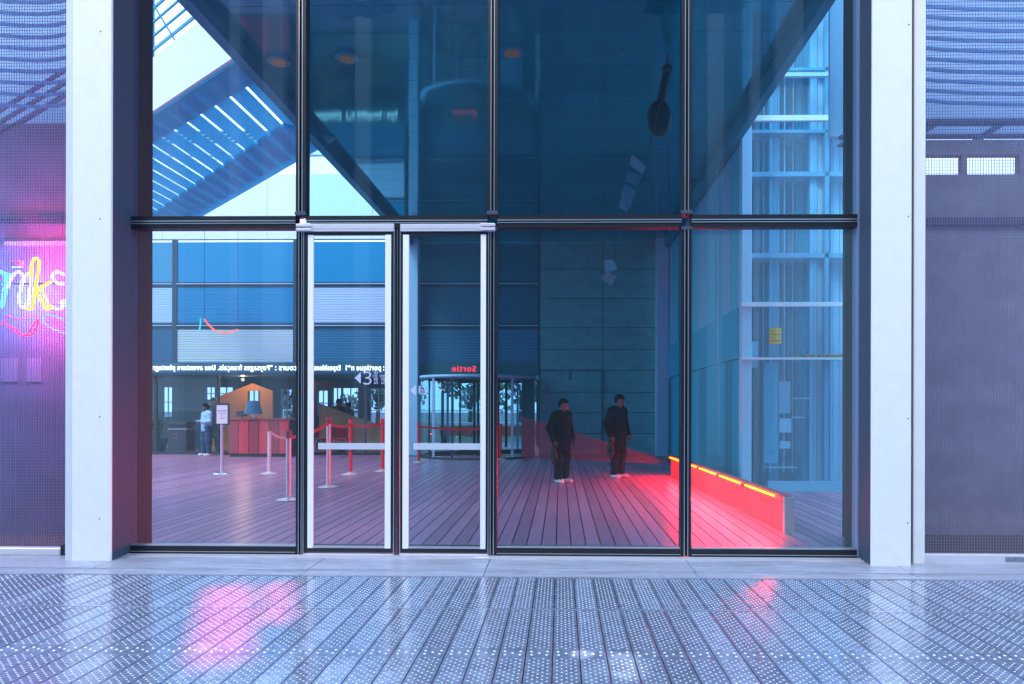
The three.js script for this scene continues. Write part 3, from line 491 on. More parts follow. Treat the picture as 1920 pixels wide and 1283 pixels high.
{ // notice stand
  const p = ground(416, 888), t = thing('notice_stand', 'pole stand with a framed white notice beside the person in blue', 'sign', [p.x, 0, p.z]);
  part(t, 'pole', rod(V(p.x, 0.02, p.z), V(p.x, YW(796, p.z, 416), p.z), 0.035), std({ color: L(0.5, 0.42, 0.55), roughness: 0.4, metalness: 0.3 }));
  part(t, 'foot', new THREE.CylinderGeometry(0.17, 0.19, 0.02, 20).translate(p.x, 0.01, p.z), M.chrome);
  const x0 = XW(404, p.z), x1 = XW(430, p.z), y0 = YW(797, p.z, 416), y1 = YW(756, p.z, 416);
  part(t, 'frame', rbox(x0, x1, y0, y1, p.z - 0.02, p.z + 0.02, 0.01), M.darkThing);
  const cv = document.createElement('canvas'); cv.width = 128; cv.height = 192; const c = cv.getContext('2d'); c.fillStyle = '#e4d3e0'; c.fillRect(0, 0, 128, 192); c.fillStyle = '#5a5068'; c.translate(128, 0); c.scale(-1, 1); c.textAlign = 'center'; c.font = 'bold 20px sans-serif'; c.fillText('INFORMATIONS', 64, 66, 108); c.fillText('BILLETS', 64, 92); c.fillText('ET', 64, 116); c.fillText('ACCÈS', 64, 142);
  const ct = new THREE.CanvasTexture(cv); ct.colorSpace = THREE.SRGBColorSpace;
  part(t, 'notice', new THREE.PlaneGeometry((x1 - x0) * 0.78, (y1 - y0) * 0.84).translate((x0 + x1) / 2, (y0 + y1) / 2 - 0.01, p.z + 0.0225), std({ map: ct, roughness: 0.6 }));
}
// red chairs by the sloping partition
function chair(px, py, label) {
  const p = ground(px, py), t = thing('chair', label, 'chair', [p.x, 0, p.z], 'red chairs by the partition');
  part(t, 'seat', rbox(p.x - 0.24, p.x + 0.24, 0.42, 0.47, p.z - 0.24, p.z + 0.24, 0.02), M.red);
  const bk = new THREE.CylinderGeometry(0.27, 0.25, 0.34, 18, 1, true, Math.PI / 2, Math.PI).translate(p.x, 0.68, p.z); part(t, 'backrest', bk, std({ color: L(0.5, 0.03, 0.05), roughness: 0.5, side: THREE.DoubleSide }));
  for (const [a, b] of [[-1, -1], [1, -1], [-1, 1], [1, 1]]) part(t, 'leg', rod(V(p.x + a * 0.24, 0, p.z + b * 0.24), V(p.x + a * 0.19, 0.42, p.z + b * 0.19), 0.014), M.chrome);
}
chair(607, 848, 'red tub chair behind the frontmost barrier post in the left door'); chair(640, 849, 'second red tub chair, nearer the middle of the left door');

// ---------------------------------------------------------------- glowing bench
{
  const n = ground(1470, 999), f = ground(1258, 893), h = 0.43, dir = f.clone().sub(n).normalize(), side = V(-dir.z, 0, dir.x).multiplyScalar(-1);
  if (side.x < 0) side.multiplyScalar(-1);                        // to the right, away from the light
  const t = thing('glowing_bench', 'long low white bench with orange neon tubes under its lip, red glow put into its wall colour', 'bench', [(n.x + f.x) / 2, 0, (n.z + f.z) / 2]);
  const P = (u, s, y) => n.clone().lerp(f, u).addScaledVector(side, s).add(V(0, y, 0));
  const redGlowMat = std({ color: L(0.6, 0.06, 0.08), roughness: 0.6 });  // red glow of the tubes put into the wall colour, end cap kept pale
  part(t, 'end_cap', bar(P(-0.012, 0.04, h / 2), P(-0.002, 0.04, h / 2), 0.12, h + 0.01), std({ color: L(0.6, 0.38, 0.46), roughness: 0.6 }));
  part(t, 'wall', bar(P(0, 0.04, h / 2), P(1, 0.04, h / 2), 0.08, h), redGlowMat);
  part(t, 'lip', bar(P(-0.005, 0.03, h + 0.012), P(1.005, 0.03, h + 0.012), 0.1, 0.02), redGlowMat);
  const red = L(1, 0.006, 0.01);
  for (let k = 0; k < 5; k++) {
    const a = 0.03 + k * 0.195, b = a + 0.17, A = P(a, -0.05, h - 0.012), B = P(b, -0.05, h - 0.012);
    part(t, 'neon_tube', rod(A, B, 0.014, 0.014, 10), glow(1, 0.32, 0.0, 2.6));
    part(t, 'bracket', bar(P(b + 0.009, -0.03, h - 0.02), P(b + 0.016, -0.03, h - 0.02), 0.1, 0.05), M.redDark);
    const len = A.distanceTo(B), rl = new THREE.RectAreaLight(red, 240, len, 0.05); rl.position.copy(A).add(B).multiplyScalar(0.5).add(V(0, -0.03, 0)).addScaledVector(side, -0.02); rl.lookAt(rl.position.clone().addScaledVector(side, -1.05).add(V(0, -1, 0))); rl.name = 'bench_light'; scene.add(rl);
    const r2 = new THREE.RectAreaLight(red, 30, len, 0.04); r2.position.copy(A).add(B).multiplyScalar(0.5).addScaledVector(side, 0.02).add(V(0, -0.02, 0)); r2.lookAt(r2.position.clone().addScaledVector(side, 1).add(V(0, -0.8, 0))); r2.name = 'bench_light'; scene.add(r2);
  }
  // translucent red sheet added for a reflected red wedge, sloping up from the bench
  const z = f.z - 1.0, q = [[978, 858], [978, 782], [1258, 866], [1258, 872]].map(([a, b]) => on(a, b, z)), sh = new THREE.Shape(q.map((p) => new THREE.Vector2(p.x, Math.max(0.003, p.y))));
  const s = thing('red_reflection_sheet', 'translucent red sheet with a sloping top edge, added for a reflection behind the two men', 'reflection sheet', [(q[0].x + q[2].x) / 2, 0, z]);
  part(s, 'pane', new THREE.ShapeGeometry(sh).translate(0, 0, z), phy({ color: L(0.8, 0.4, 0.5), transmission: 0.88, thickness: 0, roughness: 0, ior: 1.5, specularIntensity: 0.3, side: THREE.DoubleSide }));
  part(s, 'edge', bar(V(q[1].x, q[1].y, z), V(q[2].x, q[2].y, z), 0.012, 0.012), M.redDark);
}

// ---------------------------------------------------------------- steel and glass lift tower on the right
{
  const ZT = -5.8, X0 = XW(1390, ZT), X1 = 6.0, g = (px, z = ZT) => XW(px, z), y = (py, z = ZT) => YW(py, z, 1480), HT = 15;
  const t = thing('lift_tower', 'tall blue glass lift tower with white floor beams behind the bench', 'tower', [(X0 + X1) / 2, 0, ZT - 1]);
  const tone = { pale: L(0.4, 0.64, 0.85), steel: L(0.22, 0.47, 0.68), mid: L(0.06, 0.46, 0.66), deep: L(0.0, 0.36, 0.55), dark: L(0.01, 0.24, 0.36), white: L(0.7, 0.78, 0.88) }, mt = {};
  for (const k in tone) mt[k] = std({ color: tone[k], roughness: 0.4 });
  const fins = [[1390, 1409, 'pale', 0], [1413, 1424, 'dark', -0.5], [1426, 1439, 'mid', -0.7], [1441, 1461, 'steel', -0.4], [1463, 1474, 'deep', -0.8], [1476, 1489, 'pale', -0.9], [1491, 1503, 'deep', -0.6], [1504, 1515, 'mid', -0.7], [1518, 1531, 'pale', -0.25], [1532, 1544, 'white', -0.3], [1546, 1554, 'steel', -0.15], [1557, 1573, 'pale', -0.5], [1574, 1600, 'white', -0.6], [1603, 1680, 'pale', -0.4]];
  for (const [a, b, m, dz] of fins) {
    const z = ZT + dz - 0.05;
    if (dz === 0) { part(t, 'corner_post', rbox(g(a), g(b), 0, HT, ZT - 0.18, ZT + 0.02, 0.01), mt[m]); continue; }
    part(t, 'fin', box(g(a, z), g(b, z), y(668, z), HT, z - 0.12, z), mt[m]);
    part(t, 'fin', box(g(a, z), g(b, z), 0, y(676, z), z - 0.12, z), mt[m === 'pale' ? (a > 1500 ? 'pale' : 'mid') : m === 'steel' && a < 1500 ? 'deep' : m]);
  }
  for (let k = 0; k < 12; k++) { const px = 1420 + k * 13 + rr(-3, 3), z = ZT - rr(0.25, 0.55); part(t, 'guide_rail', box(g(px, z), g(px, z) + rr(0.008, 0.02), 0.3, HT, z - 0.03, z), mt[k % 3 ? 'pale' : 'deep']); }
  part(t, 'core', box(X0 + 0.02, X1, 0, HT, ZT - 3.2, ZT - 1.3), mt.deep);
  for (const [py, th, m] of [[225, 10, 'white'], [572, 8, 'white'], [8, 8, 'white'], [144, 7, 'pale'], [673, 4, 'white']]) part(t, 'floor_beam', box(g(1388), X1, y(py + th / 2), y(py - th / 2), ZT + 0.022, ZT + 0.1), mt[m]);
  for (const [py, th] of [[235, 6], [117, 5], [315, 9], [470, 9]]) part(t, 'floor_edge', box(X0 + 0.2, X1, y(py + th), y(py), ZT - 0.95, ZT - 0.2), mt[py > 200 ? 'steel' : 'mid']);
  for (const [py, a, b] of [[747, 1488, 1526], [747, 1556, 1600], [783, 1488, 1510], [783, 1560, 1600], [877, 1434, 1496], [877, 1556, 1600]]) part(t, 'handrail', box(g(a), g(b), y(py + 1.2), y(py - 1.2), ZT - 0.04, ZT - 0.02), mt.pale);
  for (const [a, b, ya, yb, m] of [[1462, 1484, 715, 776, 'steel'], [1463, 1486, 785, 812, 'pale'], [1464, 1484, 828, 842, 'pale'], [1434, 1460, 680, 870, 'mid'], [1410, 1423, 640, 690, 'steel']]) part(t, 'panel', rbox(g(a), g(b), y(yb), y(ya), ZT - 0.1, ZT - 0.05, 0.01), mt[m]);
  part(t, 'base_plinth', box(g(1440), X1, 0, y(903), ZT - 0.1, ZT + 0.02), mt.steel);
  part(t, 'pane', new THREE.PlaneGeometry(X1 - X0 - 0.22, HT).translate((X0 + X1) / 2 + 0.1, HT / 2, ZT - 0.015), pane(0.72, 0.9, 0.97, 0.8, 0.09));  // diffuse share veils the tower with painted haze
  // side of the tower that runs back from the bench
  for (let k = 0, z = ZT - 0.2; z > ZB + 0.4; k++) { const d = rr(0.5, 1.3), zz = Math.max(z - d, ZB + 0.35); part(t, 'side_panel', box(X0 + 0.01, X0 + 0.1 + rr(0, 0.05), 3.33, HT, zz + 0.012, z - 0.012), mt[['mid', 'steel', 'deep', 'mid', 'steel'][k % 5]]); part(t, 'side_panel', box(X0 + 0.04, X0 + 0.12, 0, 2.4, zz + 0.012, z - 0.012), mt[['deep', 'dark', 'mid', 'deep', 'dark'][k % 5]]); z = zz; }
  part(t, 'side_band', box(X0 - 0.02, X0 + 0.12, 2.405, 3.325, ZB + 0.35, ZT - 0.19), mt.deep);
  part(t, 'cable', rod(V(X0 - 0.06, 0.6, ZT - 1.5), V(X0 - 0.1, 6.5, ZT - 1.6), 0.008), mt.pale);
  const p = on(1452, 630, ZT + 0.01), s = thing('yellow_notice', 'small yellow notice on the glass of the lift tower', 'notice', [p.x, p.y, ZT]);
  part(s, 'plate', rbox(g(1442), g(1452.5), y(645), y(615), ZT - 0.012, ZT + 0.006, 0.004), std({ color: L(0.75, 0.42, 0.04), roughness: 0.5 })); part(s, 'plate', rbox(g(1453.5), g(1465), y(645), y(615), ZT - 0.012, ZT + 0.006, 0.004), std({ color: L(0.8, 0.45, 0.05), roughness: 0.5 }));
  part(s, 'print', [0, 1, 2, 3].map((k) => box(g(1443.5), g(1451 + (k % 2) * 12), y(622 + k * 6), y(620.5 + k * 6), ZT + 0.0065, ZT + 0.008)), std({ color: L(0.3, 0.15, 0.02) }));
  const oc = thing('orange_cushion_row', 'orange upholstery on a ledge inside the lift tower, right side', 'upholstery', [g(1570), y(673), ZT - 0.1]);
  for (const [a, b] of [[1553, 1592], [1508, 1530], [1538, 1550], [1486, 1500]]) part(oc, 'cushion', rbox(g(a), g(b), y(671), y(664), ZT - 0.2, ZT - 0.03, 0.02), std({ color: L(0.6, 0.2, 0.08), roughness: 0.7 }));
}

// ---------------------------------------------------------------- hanging sculpture under the ceiling
{
  const z = -3.2, t = thing('hanging_sculpture', 'hanging chain of dark discs and pale folded plates right of the men', 'sculpture', [on(1200, 300, z).x, CH, z]);
  const w = (a, b, dz = 0) => on(a, b, z + dz), dm = std({ color: L(0.01, 0.03, 0.05), roughness: 0.5 }), pm = std({ color: L(0.1, 0.19, 0.28), roughness: 0.6, side: THREE.DoubleSide });
  part(t, 'rod', rod(w(1251, 131), w(1240, 185), 0.055, 0.068), dm);
  part(t, 'ball', new THREE.SphereGeometry(0.078, 16, 12).translate(...w(1251, 130).toArray()), dm);
  part(t, 'disc', new THREE.SphereGeometry(0.185, 20, 14).scale(1, 1.45, 0.35).translate(...w(1236, 222, -0.12).toArray()), dm);
  const plate = (q) => { const P = q.map(([a, b, c]) => w(a, b, c)), g = new THREE.BufferGeometry().setFromPoints([P[0], P[1], P[2], P[0], P[2], P[3]]); g.computeVertexNormals(); part(t, 'plate', g, pm); };
  plate([[1185, 290, 0], [1212, 312, 0.1], [1205, 328, 0], [1180, 308, -0.1]]); plate([[1178, 322, 0], [1205, 330, 0.1], [1196, 348, 0.1], [1172, 340, 0]]); plate([[1172, 345, 0], [1194, 360, 0.12], [1180, 388, 0.1], [1164, 366, 0]]); plate([[1166, 366, 0], [1187, 380, 0.1], [1176, 398, 0.1], [1160, 388, 0]]);
  plate([[1131, 488, 0], [1150, 486, 0.1], [1158, 505, 0.1], [1136, 512, 0]]); plate([[1125, 522, 0], [1140, 510, 0.1], [1156, 518, 0.1], [1146, 536, 0]]); plate([[1157, 88, 0], [1174, 78, 0.1], [1172, 108, 0.1], [1164, 104, 0]]);
  part(t, 'wire', [rod(w(1240, 185), w(1212, 300), 0.01), rod(w(1196, 346), w(1150, 490), 0.007), rod(w(1150, 490), w(1165, 400), 0.006), rod(w(1251, 131), V(w(1251, 131).x, CH + 0.0, z), 0.01)], dm);
}

// ---------------------------------------------------------------- people
function surface(f, lo, hi, res, colour) { // mesh a signed distance field
  const size = Math.max(hi[0] - lo[0], hi[1] - lo[1], hi[2] - lo[2]), mc = new MarchingCubes(res, new THREE.MeshBasicMaterial(), false, false, 120000), s = res, half = s / 2, cx = [0, 1, 2].map((k) => (lo[k] + hi[k]) / 2);
  for (let k = 0; k < s; k++) for (let j = 0; j < s; j++) for (let i = 0; i < s; i++) { const x = cx[0] + (i - half) / half * size / 2, y = cx[1] + (j - half) / half * size / 2, z = cx[2] + (k - half) / half * size / 2; mc.field[i + j * s + k * s * s] = x < lo[0] || x > hi[0] || y < lo[1] || y > hi[1] || z < lo[2] || z > hi[2] ? -1 : -f(x, y, z); }
  mc.isolation = 0; mc.update();
  const n = mc.count, p = mc.positionArray.slice(0, n * 3), nn = mc.normalArray.slice(0, n * 3);
  for (let i = 0; i < n; i++) for (let c = 0; c < 3; c++) { p[i * 3 + c] = cx[c] + p[i * 3 + c] * size / 2; }
  const g = new THREE.BufferGeometry(); g.setAttribute('position', new THREE.BufferAttribute(p, 3)); g.setAttribute('normal', new THREE.BufferAttribute(nn, 3));
  if (colour) { const cc = new Float32Array(n * 3); for (let i = 0; i < n; i++) { const c = colour(p[i * 3], p[i * 3 + 1], p[i * 3 + 2]); cc.set(c, i * 3); } g.setAttribute('color', new THREE.BufferAttribute(cc, 3)); }
  return g;
}
const cap = (x, y, z, a, b, ra, rb) => { const bx = b[0] - a[0], by = b[1] - a[1], bz = b[2] - a[2], px = x - a[0], py = y - a[1], pz = z - a[2], t = Math.min(1, Math.max(0, (px * bx + py * by + pz * bz) / (bx * bx + by * by + bz * bz))); return Math.hypot(px - bx * t, py - by * t, pz - bz * t) - (ra + (rb - ra) * t); };
const ell = (x, y, z, c, r) => { const k = Math.hypot((x - c[0]) / r[0], (y - c[1]) / r[1], (z - c[2]) / r[2]); return (k - 1) * Math.min(...r); };
const smin = (a, b, k) => { const h = Math.max(k - Math.abs(a - b), 0) / k; return Math.min(a, b) - h * h * k * 0.25; };
function figure(o) { // a person 1.72 m tall facing +z, built as skin, jacket, trousers, shoes and hair
  const hd = o.head ?? [0, 1.585, 0.045], tiltv = o.tilt ?? 0.02;
  const J = { hipL: [0.09, 0.9, 0], hipR: [-0.09, 0.9, 0], kneeL: [0.11, 0.5, 0.015], kneeR: [-0.11, 0.5, 0.03], ankL: [0.12, 0.09, -0.02], ankR: [-0.12, 0.09, 0.01], shL: [0.175, 1.37, -0.01], shR: [-0.175, 1.37, -0.01] };
  const A = o.arms, arm = (x, y, z, s, inf) => smin(cap(x, y, z, J['sh' + s], A[s][0], 0.052 + inf, 0.042 + inf), cap(x, y, z, A[s][0], A[s][1], 0.041 + inf, 0.03 + inf), 0.03);
  const torso = (x, y, z, inf) => { let d = cap(x, y, z * 1.25, [0, 0.98, 0], [0, 1.32, -0.01], 0.135 + inf, 0.15 + inf); for (const s of [-1, 1]) d = smin(d, cap(x, y, z, [s * 0.03, 1.44, -0.01], [s * 0.145, 1.37, -0.01], 0.05 + inf, 0.062 + inf), 0.07); return d; };
  const hand = (x, y, z, s) => { const w = A[s][1], e = A[s][0], dx = w[0] - e[0], dy = w[1] - e[1], dz = w[2] - e[2], l = Math.hypot(dx, dy, dz), u = [dx / l, dy / l, dz / l]; const P = (a, b, c) => [w[0] + u[0] * a + b * (Math.abs(u[1]) > 0.7 ? 0 : 1), w[1] + u[1] * a + c * 0.3, w[2] + u[2] * a + (Math.abs(u[1]) > 0.7 ? b : 0) + c]; let d = cap(x, y, z, w, P(0.075, 0, 0), 0.026, 0.034); [[-0.03, 0.135], [-0.01, 0.16], [0.011, 0.152], [0.03, 0.125]].forEach(([b, r]) => { d = smin(d, cap(x, y, z, P(0.075, b, 0), P(r, b * 1.1, 0.012), 0.0105, 0.0085), 0.006); }); return smin(d, cap(x, y, z, P(0.02, 0.03, 0.01), P(0.085, 0.05, 0.03), 0.012, 0.009), 0.012); };
  const headf = (x, y, z) => { let d = ell(x, y, z, hd, [0.084, 0.122, 0.102]); d = smin(d, ell(x, y, z, [hd[0], hd[1] - 0.075, hd[2] + 0.035], [0.05, 0.05, 0.05]), 0.04); d = smin(d, ell(x, y, z, [hd[0], hd[1] - 0.015, hd[2] + 0.1], [0.013, 0.028, 0.022]), 0.02); d = smin(d, ell(x, y, z, [hd[0], hd[1] - 0.058, hd[2] + 0.085], [0.026, 0.009, 0.012]), 0.01); for (const s of [-1, 1]) { d = smin(d, ell(x, y, z, [hd[0] + s * 0.08, hd[1] - 0.01, hd[2] - 0.005], [0.012, 0.03, 0.02]), 0.01); d = Math.max(d, -ell(x, y, z, [hd[0] + s * 0.032, hd[1] + 0.012, hd[2] + 0.102], [0.018, 0.012, 0.014])); d = Math.min(d, ell(x, y, z, [hd[0] + s * 0.032, hd[1] + 0.01, hd[2] + 0.084], [0.013, 0.01, 0.01])); } return d; };
  const leg = (x, y, z, s, inf) => smin(cap(x, y, z, J['hip' + s], J['knee' + s], 0.085 + inf, 0.06 + inf), cap(x, y, z, J['knee' + s], J['ank' + s], 0.058 + inf, 0.042 + inf), 0.05);
  const skin = (x, y, z) => { let d = Math.min(headf(x, y, z), 9); d = smin(d, cap(x, y, z, [0, 1.38, -0.01], [hd[0] * 0.6, hd[1] - 0.07, hd[2] * 0.5], 0.06, 0.052), 0.04); d = smin(d, torso(x, y, z, -0.01), 0.05); for (const s of ['L', 'R']) { d = smin(d, arm(x, y, z, s, -0.004), 0.04); d = smin(d, hand(x, y, z, s), 0.015); d = smin(d, leg(x, y, z, s, -0.006), 0.05); } return d; };
  const jacket = (x, y, z) => { x /= o.wide ?? 1; const wr = (s) => arm(x, y, z, s, 0.018 + 0.004 * Math.sin(y * 60 + z * 30)); let d = smin(torso(x, y, z, 0.022 + 0.004 * Math.sin(y * 38 + x * 22)), cap(x, y, z * 1.15, [0, o.hem + 0.08, 0], [0, 1.1, 0], 0.185, 0.17), 0.06); d = smin(d, wr('L'), 0.05); d = smin(d, wr('R'), 0.05); d = smin(d, cap(x, y, z, [0, 1.4, -0.015], [0, 1.475, 0.0], 0.075, 0.062), 0.03); return Math.max(d, o.hem - y, y - 1.485); };
  const trousers = (x, y, z) => { let d = smin(leg(x, y, z, 'L', 0.034 + 0.004 * Math.sin(y * 45 + z * 20)), leg(x, y, z, 'R', 0.034 + 0.004 * Math.sin(y * 42 + x * 25)), 0.015); d = smin(d, cap(x, y, z, [-0.06, 0.93, 0], [0.06, 0.93, 0], 0.125, 0.125), 0.05); return Math.max(d, 0.07 - y, y - 1.0); };
  const shoe = (s) => (x, y, z) => { const a = J['ank' + s]; let d = cap(x, y, z, [a[0], 0.04, a[2] - 0.03], [a[0] * 1.15, 0.035, a[2] + 0.15], 0.045, 0.04); d = smin(d, cap(x, y, z, [a[0], 0.05, a[2] - 0.01], [a[0], 0.09, a[2]], 0.045, 0.05), 0.03); return Math.max(d, -y + 0.002); };
  const hair = (x, y, z) => { let d = ell(x, y, z, [hd[0], hd[1] + 0.024, hd[2] - 0.012], [0.1, 0.125, 0.116]); d = Math.max(d, -(y - (hd[1] + 0.045 - 1.5 * Math.max(0, hd[2] - z + 0.03)))) ; d = Math.max(d, -(y - hd[1] + o.hairLow)); return d + 0.003 * Math.sin(x * 190) * Math.sin(z * 170 + y * 150); };
  const beard = (x, y, z) => { let d = ell(x, y, z, [hd[0], hd[1] - 0.075, hd[2] + 0.037], [0.056, 0.053, 0.056]); return Math.max(d, y - hd[1] + 0.05, -(Math.hypot((x - hd[0]) / 0.03, (y - hd[1] + 0.058) / 0.012) - 1) * 0.01); };
  return { skin: surface(skin, [-0.45, 0.06, -0.3], [0.45, 1.72, 0.45], 150), jacket: surface(jacket, [-0.45, 0.5, -0.35], [0.45, 1.6, 0.5], 96), trousers: surface(trousers, [-0.35, 0.04, -0.3], [0.35, 1.05, 0.3], 80), shoes: ['L', 'R'].map((s) => surface(shoe(s), s === 'L' ? [0.03, -0.02, -0.15] : [-0.25, -0.02, -0.15], s === 'L' ? [0.25, 0.2, 0.25] : [-0.03, 0.2, 0.25], 40)), hair: surface(hair, [-0.15 + hd[0], 1.3, -0.2], [0.15 + hd[0], 1.8, 0.25], 56), beard: o.beard ? surface(beard, [hd[0] - 0.1, hd[1] - 0.16, hd[2] - 0.06], [hd[0] + 0.1, hd[1] + 0.02, hd[2] + 0.14], 40) : null };
}
const skinMat = std({ color: L(0.1, 0.065, 0.055), roughness: 0.55 }), hairMat = phy({ color: L(0.002, 0.002, 0.003), roughness: 0.9, specularIntensity: 0.15 });
function person(fig, m, label, base, turn, scale, group) {
  const t = thing('person', label, 'person', [base.x, 0.002, base.z], group); t.rotation.y = turn; t.scale.setScalar(scale);
  part(t, 'body', fig.skin, skinMat, true); part(t, 'jacket', fig.jacket, m.jacket, true); part(t, 'trousers', fig.trousers, m.trousers, true); for (const s of fig.shoes) part(t, 'shoe', s, m.shoes, true); part(t, 'hair', fig.hair, hairMat, true); if (fig.beard) part(t, 'beard', fig.beard, hairMat, true);
  return t;
}
{
  const man = figure({ hem: 0.6, wide: 1.13, hairLow: 0.05, beard: true, head: [0, 1.575, 0.065], arms: { L: [[0.255, 1.12, -0.05], [0.2, 0.9, 0.1]], R: [[-0.265, 1.12, -0.06], [-0.235, 0.87, 0.03]] } });
  const m = { jacket: phy({ color: L(0.003, 0.007, 0.012), roughness: 0.95, specularIntensity: 0.2 }), trousers: phy({ color: L(0.005, 0.006, 0.01), roughness: 0.95, specularIntensity: 0.2 }), shoes: std({ color: L(0.7, 0.66, 0.7), roughness: 0.5 }) };
  const a = ground(1053, 905), b = ground(1158, 896), turn = 0.75, grp = 'two men in dark clothes standing on the hall floor';
  const t1 = person(man, m, 'man in a long dark jacket looking down, nearer the revolving door', a, turn, 0.975, grp), sB = YW(736, b.z, 1158) / YW(744, a.z, 1053) * 0.975;
  const t2 = person(man, m, 'man in a long dark jacket looking down, nearer the red bench', b, turn, sB, grp);
  // bags held at the hip
  for (const [t, s, l] of [[t1, 0.975, 'dark soft bag held by the man nearer the revolving door'], [t2, sB, 'dark soft bag held by the man nearer the red bench']]) {
    const h = V(-0.255, 0.78, 0.04).multiplyScalar(s).applyAxisAngle(V(0, 1, 0), turn).add(t.position), bagShape = (x, y, z) => Math.max(ell(x, y, z, [0, -0.19, 0], [0.13, 0.17, 0.055]) + 0.01 * Math.sin(x * 40) * Math.sin(y * 30), y + 0.07);
    const g = thing('bag', l, 'bag', [h.x, h.y, h.z]); g.rotation.y = turn + 1.2; part(g, 'body', surface(bagShape, [-0.17, -0.4, -0.1], [0.17, 0, 0.1], 44), std({ color: L(0.015, 0.014, 0.02), roughness: 0.8 }), true); part(g, 'handle', tube([V(-0.06, -0.09, 0), V(-0.03, -0.01, 0), V(0.03, -0.01, 0), V(0.06, -0.09, 0)], 0.008, 20), M.darkThing, true);
  }
  const clerk = figure({ hem: 0.8, hairLow: 0.12, head: [0, 1.575, 0.05], arms: { L: [[0.235, 1.12, 0.02], [0.12, 1.1, 0.24]], R: [[-0.235, 1.12, 0.02], [-0.12, 1.12, 0.25]] } });
  person(clerk, { jacket: std({ color: L(0.3, 0.48, 0.66), roughness: 0.8 }), trousers: std({ color: L(0.01, 0.05, 0.11), roughness: 0.8 }), shoes: M.white }, 'person in a pale blue jacket and dark trousers reading beside the notice stand', V(XW(387, -14.55), 0, -14.55), -0.6, 0.93);
  const bk = figure({ hem: 0.8, hairLow: 0.06, arms: { L: [[0.24, 1.12, 0.02], [0.2, 0.92, 0.12]], R: [[-0.24, 1.12, 0.02], [-0.2, 0.92, 0.12]] } }), dk = { jacket: M.darkThing, trousers: M.darkThing, shoes: M.darkThing };
  [[635, 750, 'dark figure at the bright window, left one behind the tan partition', 0.3], [654, 757, 'dark figure at the bright window, right one behind the tan partition', -0.5], [400, 748, 'dark haired person standing behind the one in the pale blue jacket', 0.2]].forEach(([px, top, l, tn], i) => { const z = i < 2 ? -18.6 : -16.3, p = on(px, top, z); person(bk, dk, l, p, tn, p.y / 1.69); });
}

// ---------------------------------------------------------------- garden seen through the far windows
{
  const gr = part(scene, 'lawn', box(-40, 30, -0.05, -0.02, -60, -24), std({ color: L(0.16, 0.13, 0.08), roughness: 0.95, map: concreteTex })); gr.userData.kind = 'structure';
  const rl = thing('garden_railing', 'thin horizontal handrail outside, seen through the revolving door', 'railing', [bx(900), 0, -24]);
  part(rl, 'rail', rod(V(-14, 1.35, -24), V(4, 1.35, -24), 0.03), M.wallWhite); for (let k = 0; k < 10; k++) part(rl, 'post', rod(V(-14 + k * 1.9, 0, -24), V(-14 + k * 1.9, 1.35, -24), 0.02), M.wallWhite);
  const wl = thing('orange_barrier', 'long low orange barrier outside the revolving door', 'barrier', [bx(900), 0, -22.5]); part(wl, 'board', rbox(-5, 3, 0.32, 0.72, -22.6, -22.5, 0.02), std({ color: L(0.7, 0.12, 0.05), roughness: 0.6 })); part(wl, 'cap', rbox(-5, 3, 0.74, 0.86, -22.62, -22.48, 0.02), M.wallWhite); for (let k = 0; k < 5; k++) part(wl, 'foot', box(-4.8 + k * 1.9, -4.6 + k * 1.9, -0.01, 0.318, -22.7, -22.4), M.darkThing);
  const lm = std({ color: L(0.16, 0.26, 0.2), roughness: 0.8, side: THREE.DoubleSide }), bm = std({ color: L(0.09, 0.06, 0.04), roughness: 0.9 });
  const leaf = new THREE.PlaneGeometry(0.16, 0.26);
  [[880, -30, 4.2, 'rounded tree beyond the left panes of the revolving door'], [975, -32, 4.6, 'rounded tree beyond the right panes of the revolving door'], [707, -31, 4.4, 'tree outside the window right of the dark figures'], [540, -33, 4.0, 'tree outside the window right of the orange partition'], [740, -36, 5, 'tree behind the slender pillar'], [925, -38, 5.2, 'farther tree between the two by the revolving door']].forEach(([px, z, h, l]) => {
    const x = XW(px, z), t = thing('tree', l, 'tree', [x, -0.02, z], 'garden trees beyond the far windows');
    const tr = [rod(V(x, -0.02, z), V(x + 0.1, h * 0.5, z), 0.14, 0.09, 8)]; for (let k = 0; k < 6; k++) tr.push(rod(V(x + 0.1, h * (0.3 + 0.04 * k), z), V(x + rr(-1, 1), h * rr(0.55, 0.8), z + rr(-1, 1)), 0.06, 0.02, 6)); part(t, 'trunk', tr, bm);
    const gs = []; const cl2 = []; for (let k = 0; k < 15; k++) cl2.push(V(x + rr(-1.3, 1.3), h * rr(0.35, 0.95), z + rr(-1.2, 1.2)));
    for (let k = 0; k < 800; k++) { const c = cl2[k % 15], o = new THREE.Object3D(); const u = V(rr(-1, 1), rr(-1, 1), rr(-1, 1)); u.normalize().multiplyScalar(0.62 * Math.cbrt(rnd())); o.position.copy(c).add(u); o.rotation.set(rr(0, 6), rr(0, 6), rr(0, 6)); o.updateMatrix(); gs.push(leaf.clone().applyMatrix4(o.matrix)); }
    part(t, 'crown', gs, lm);
  });
}

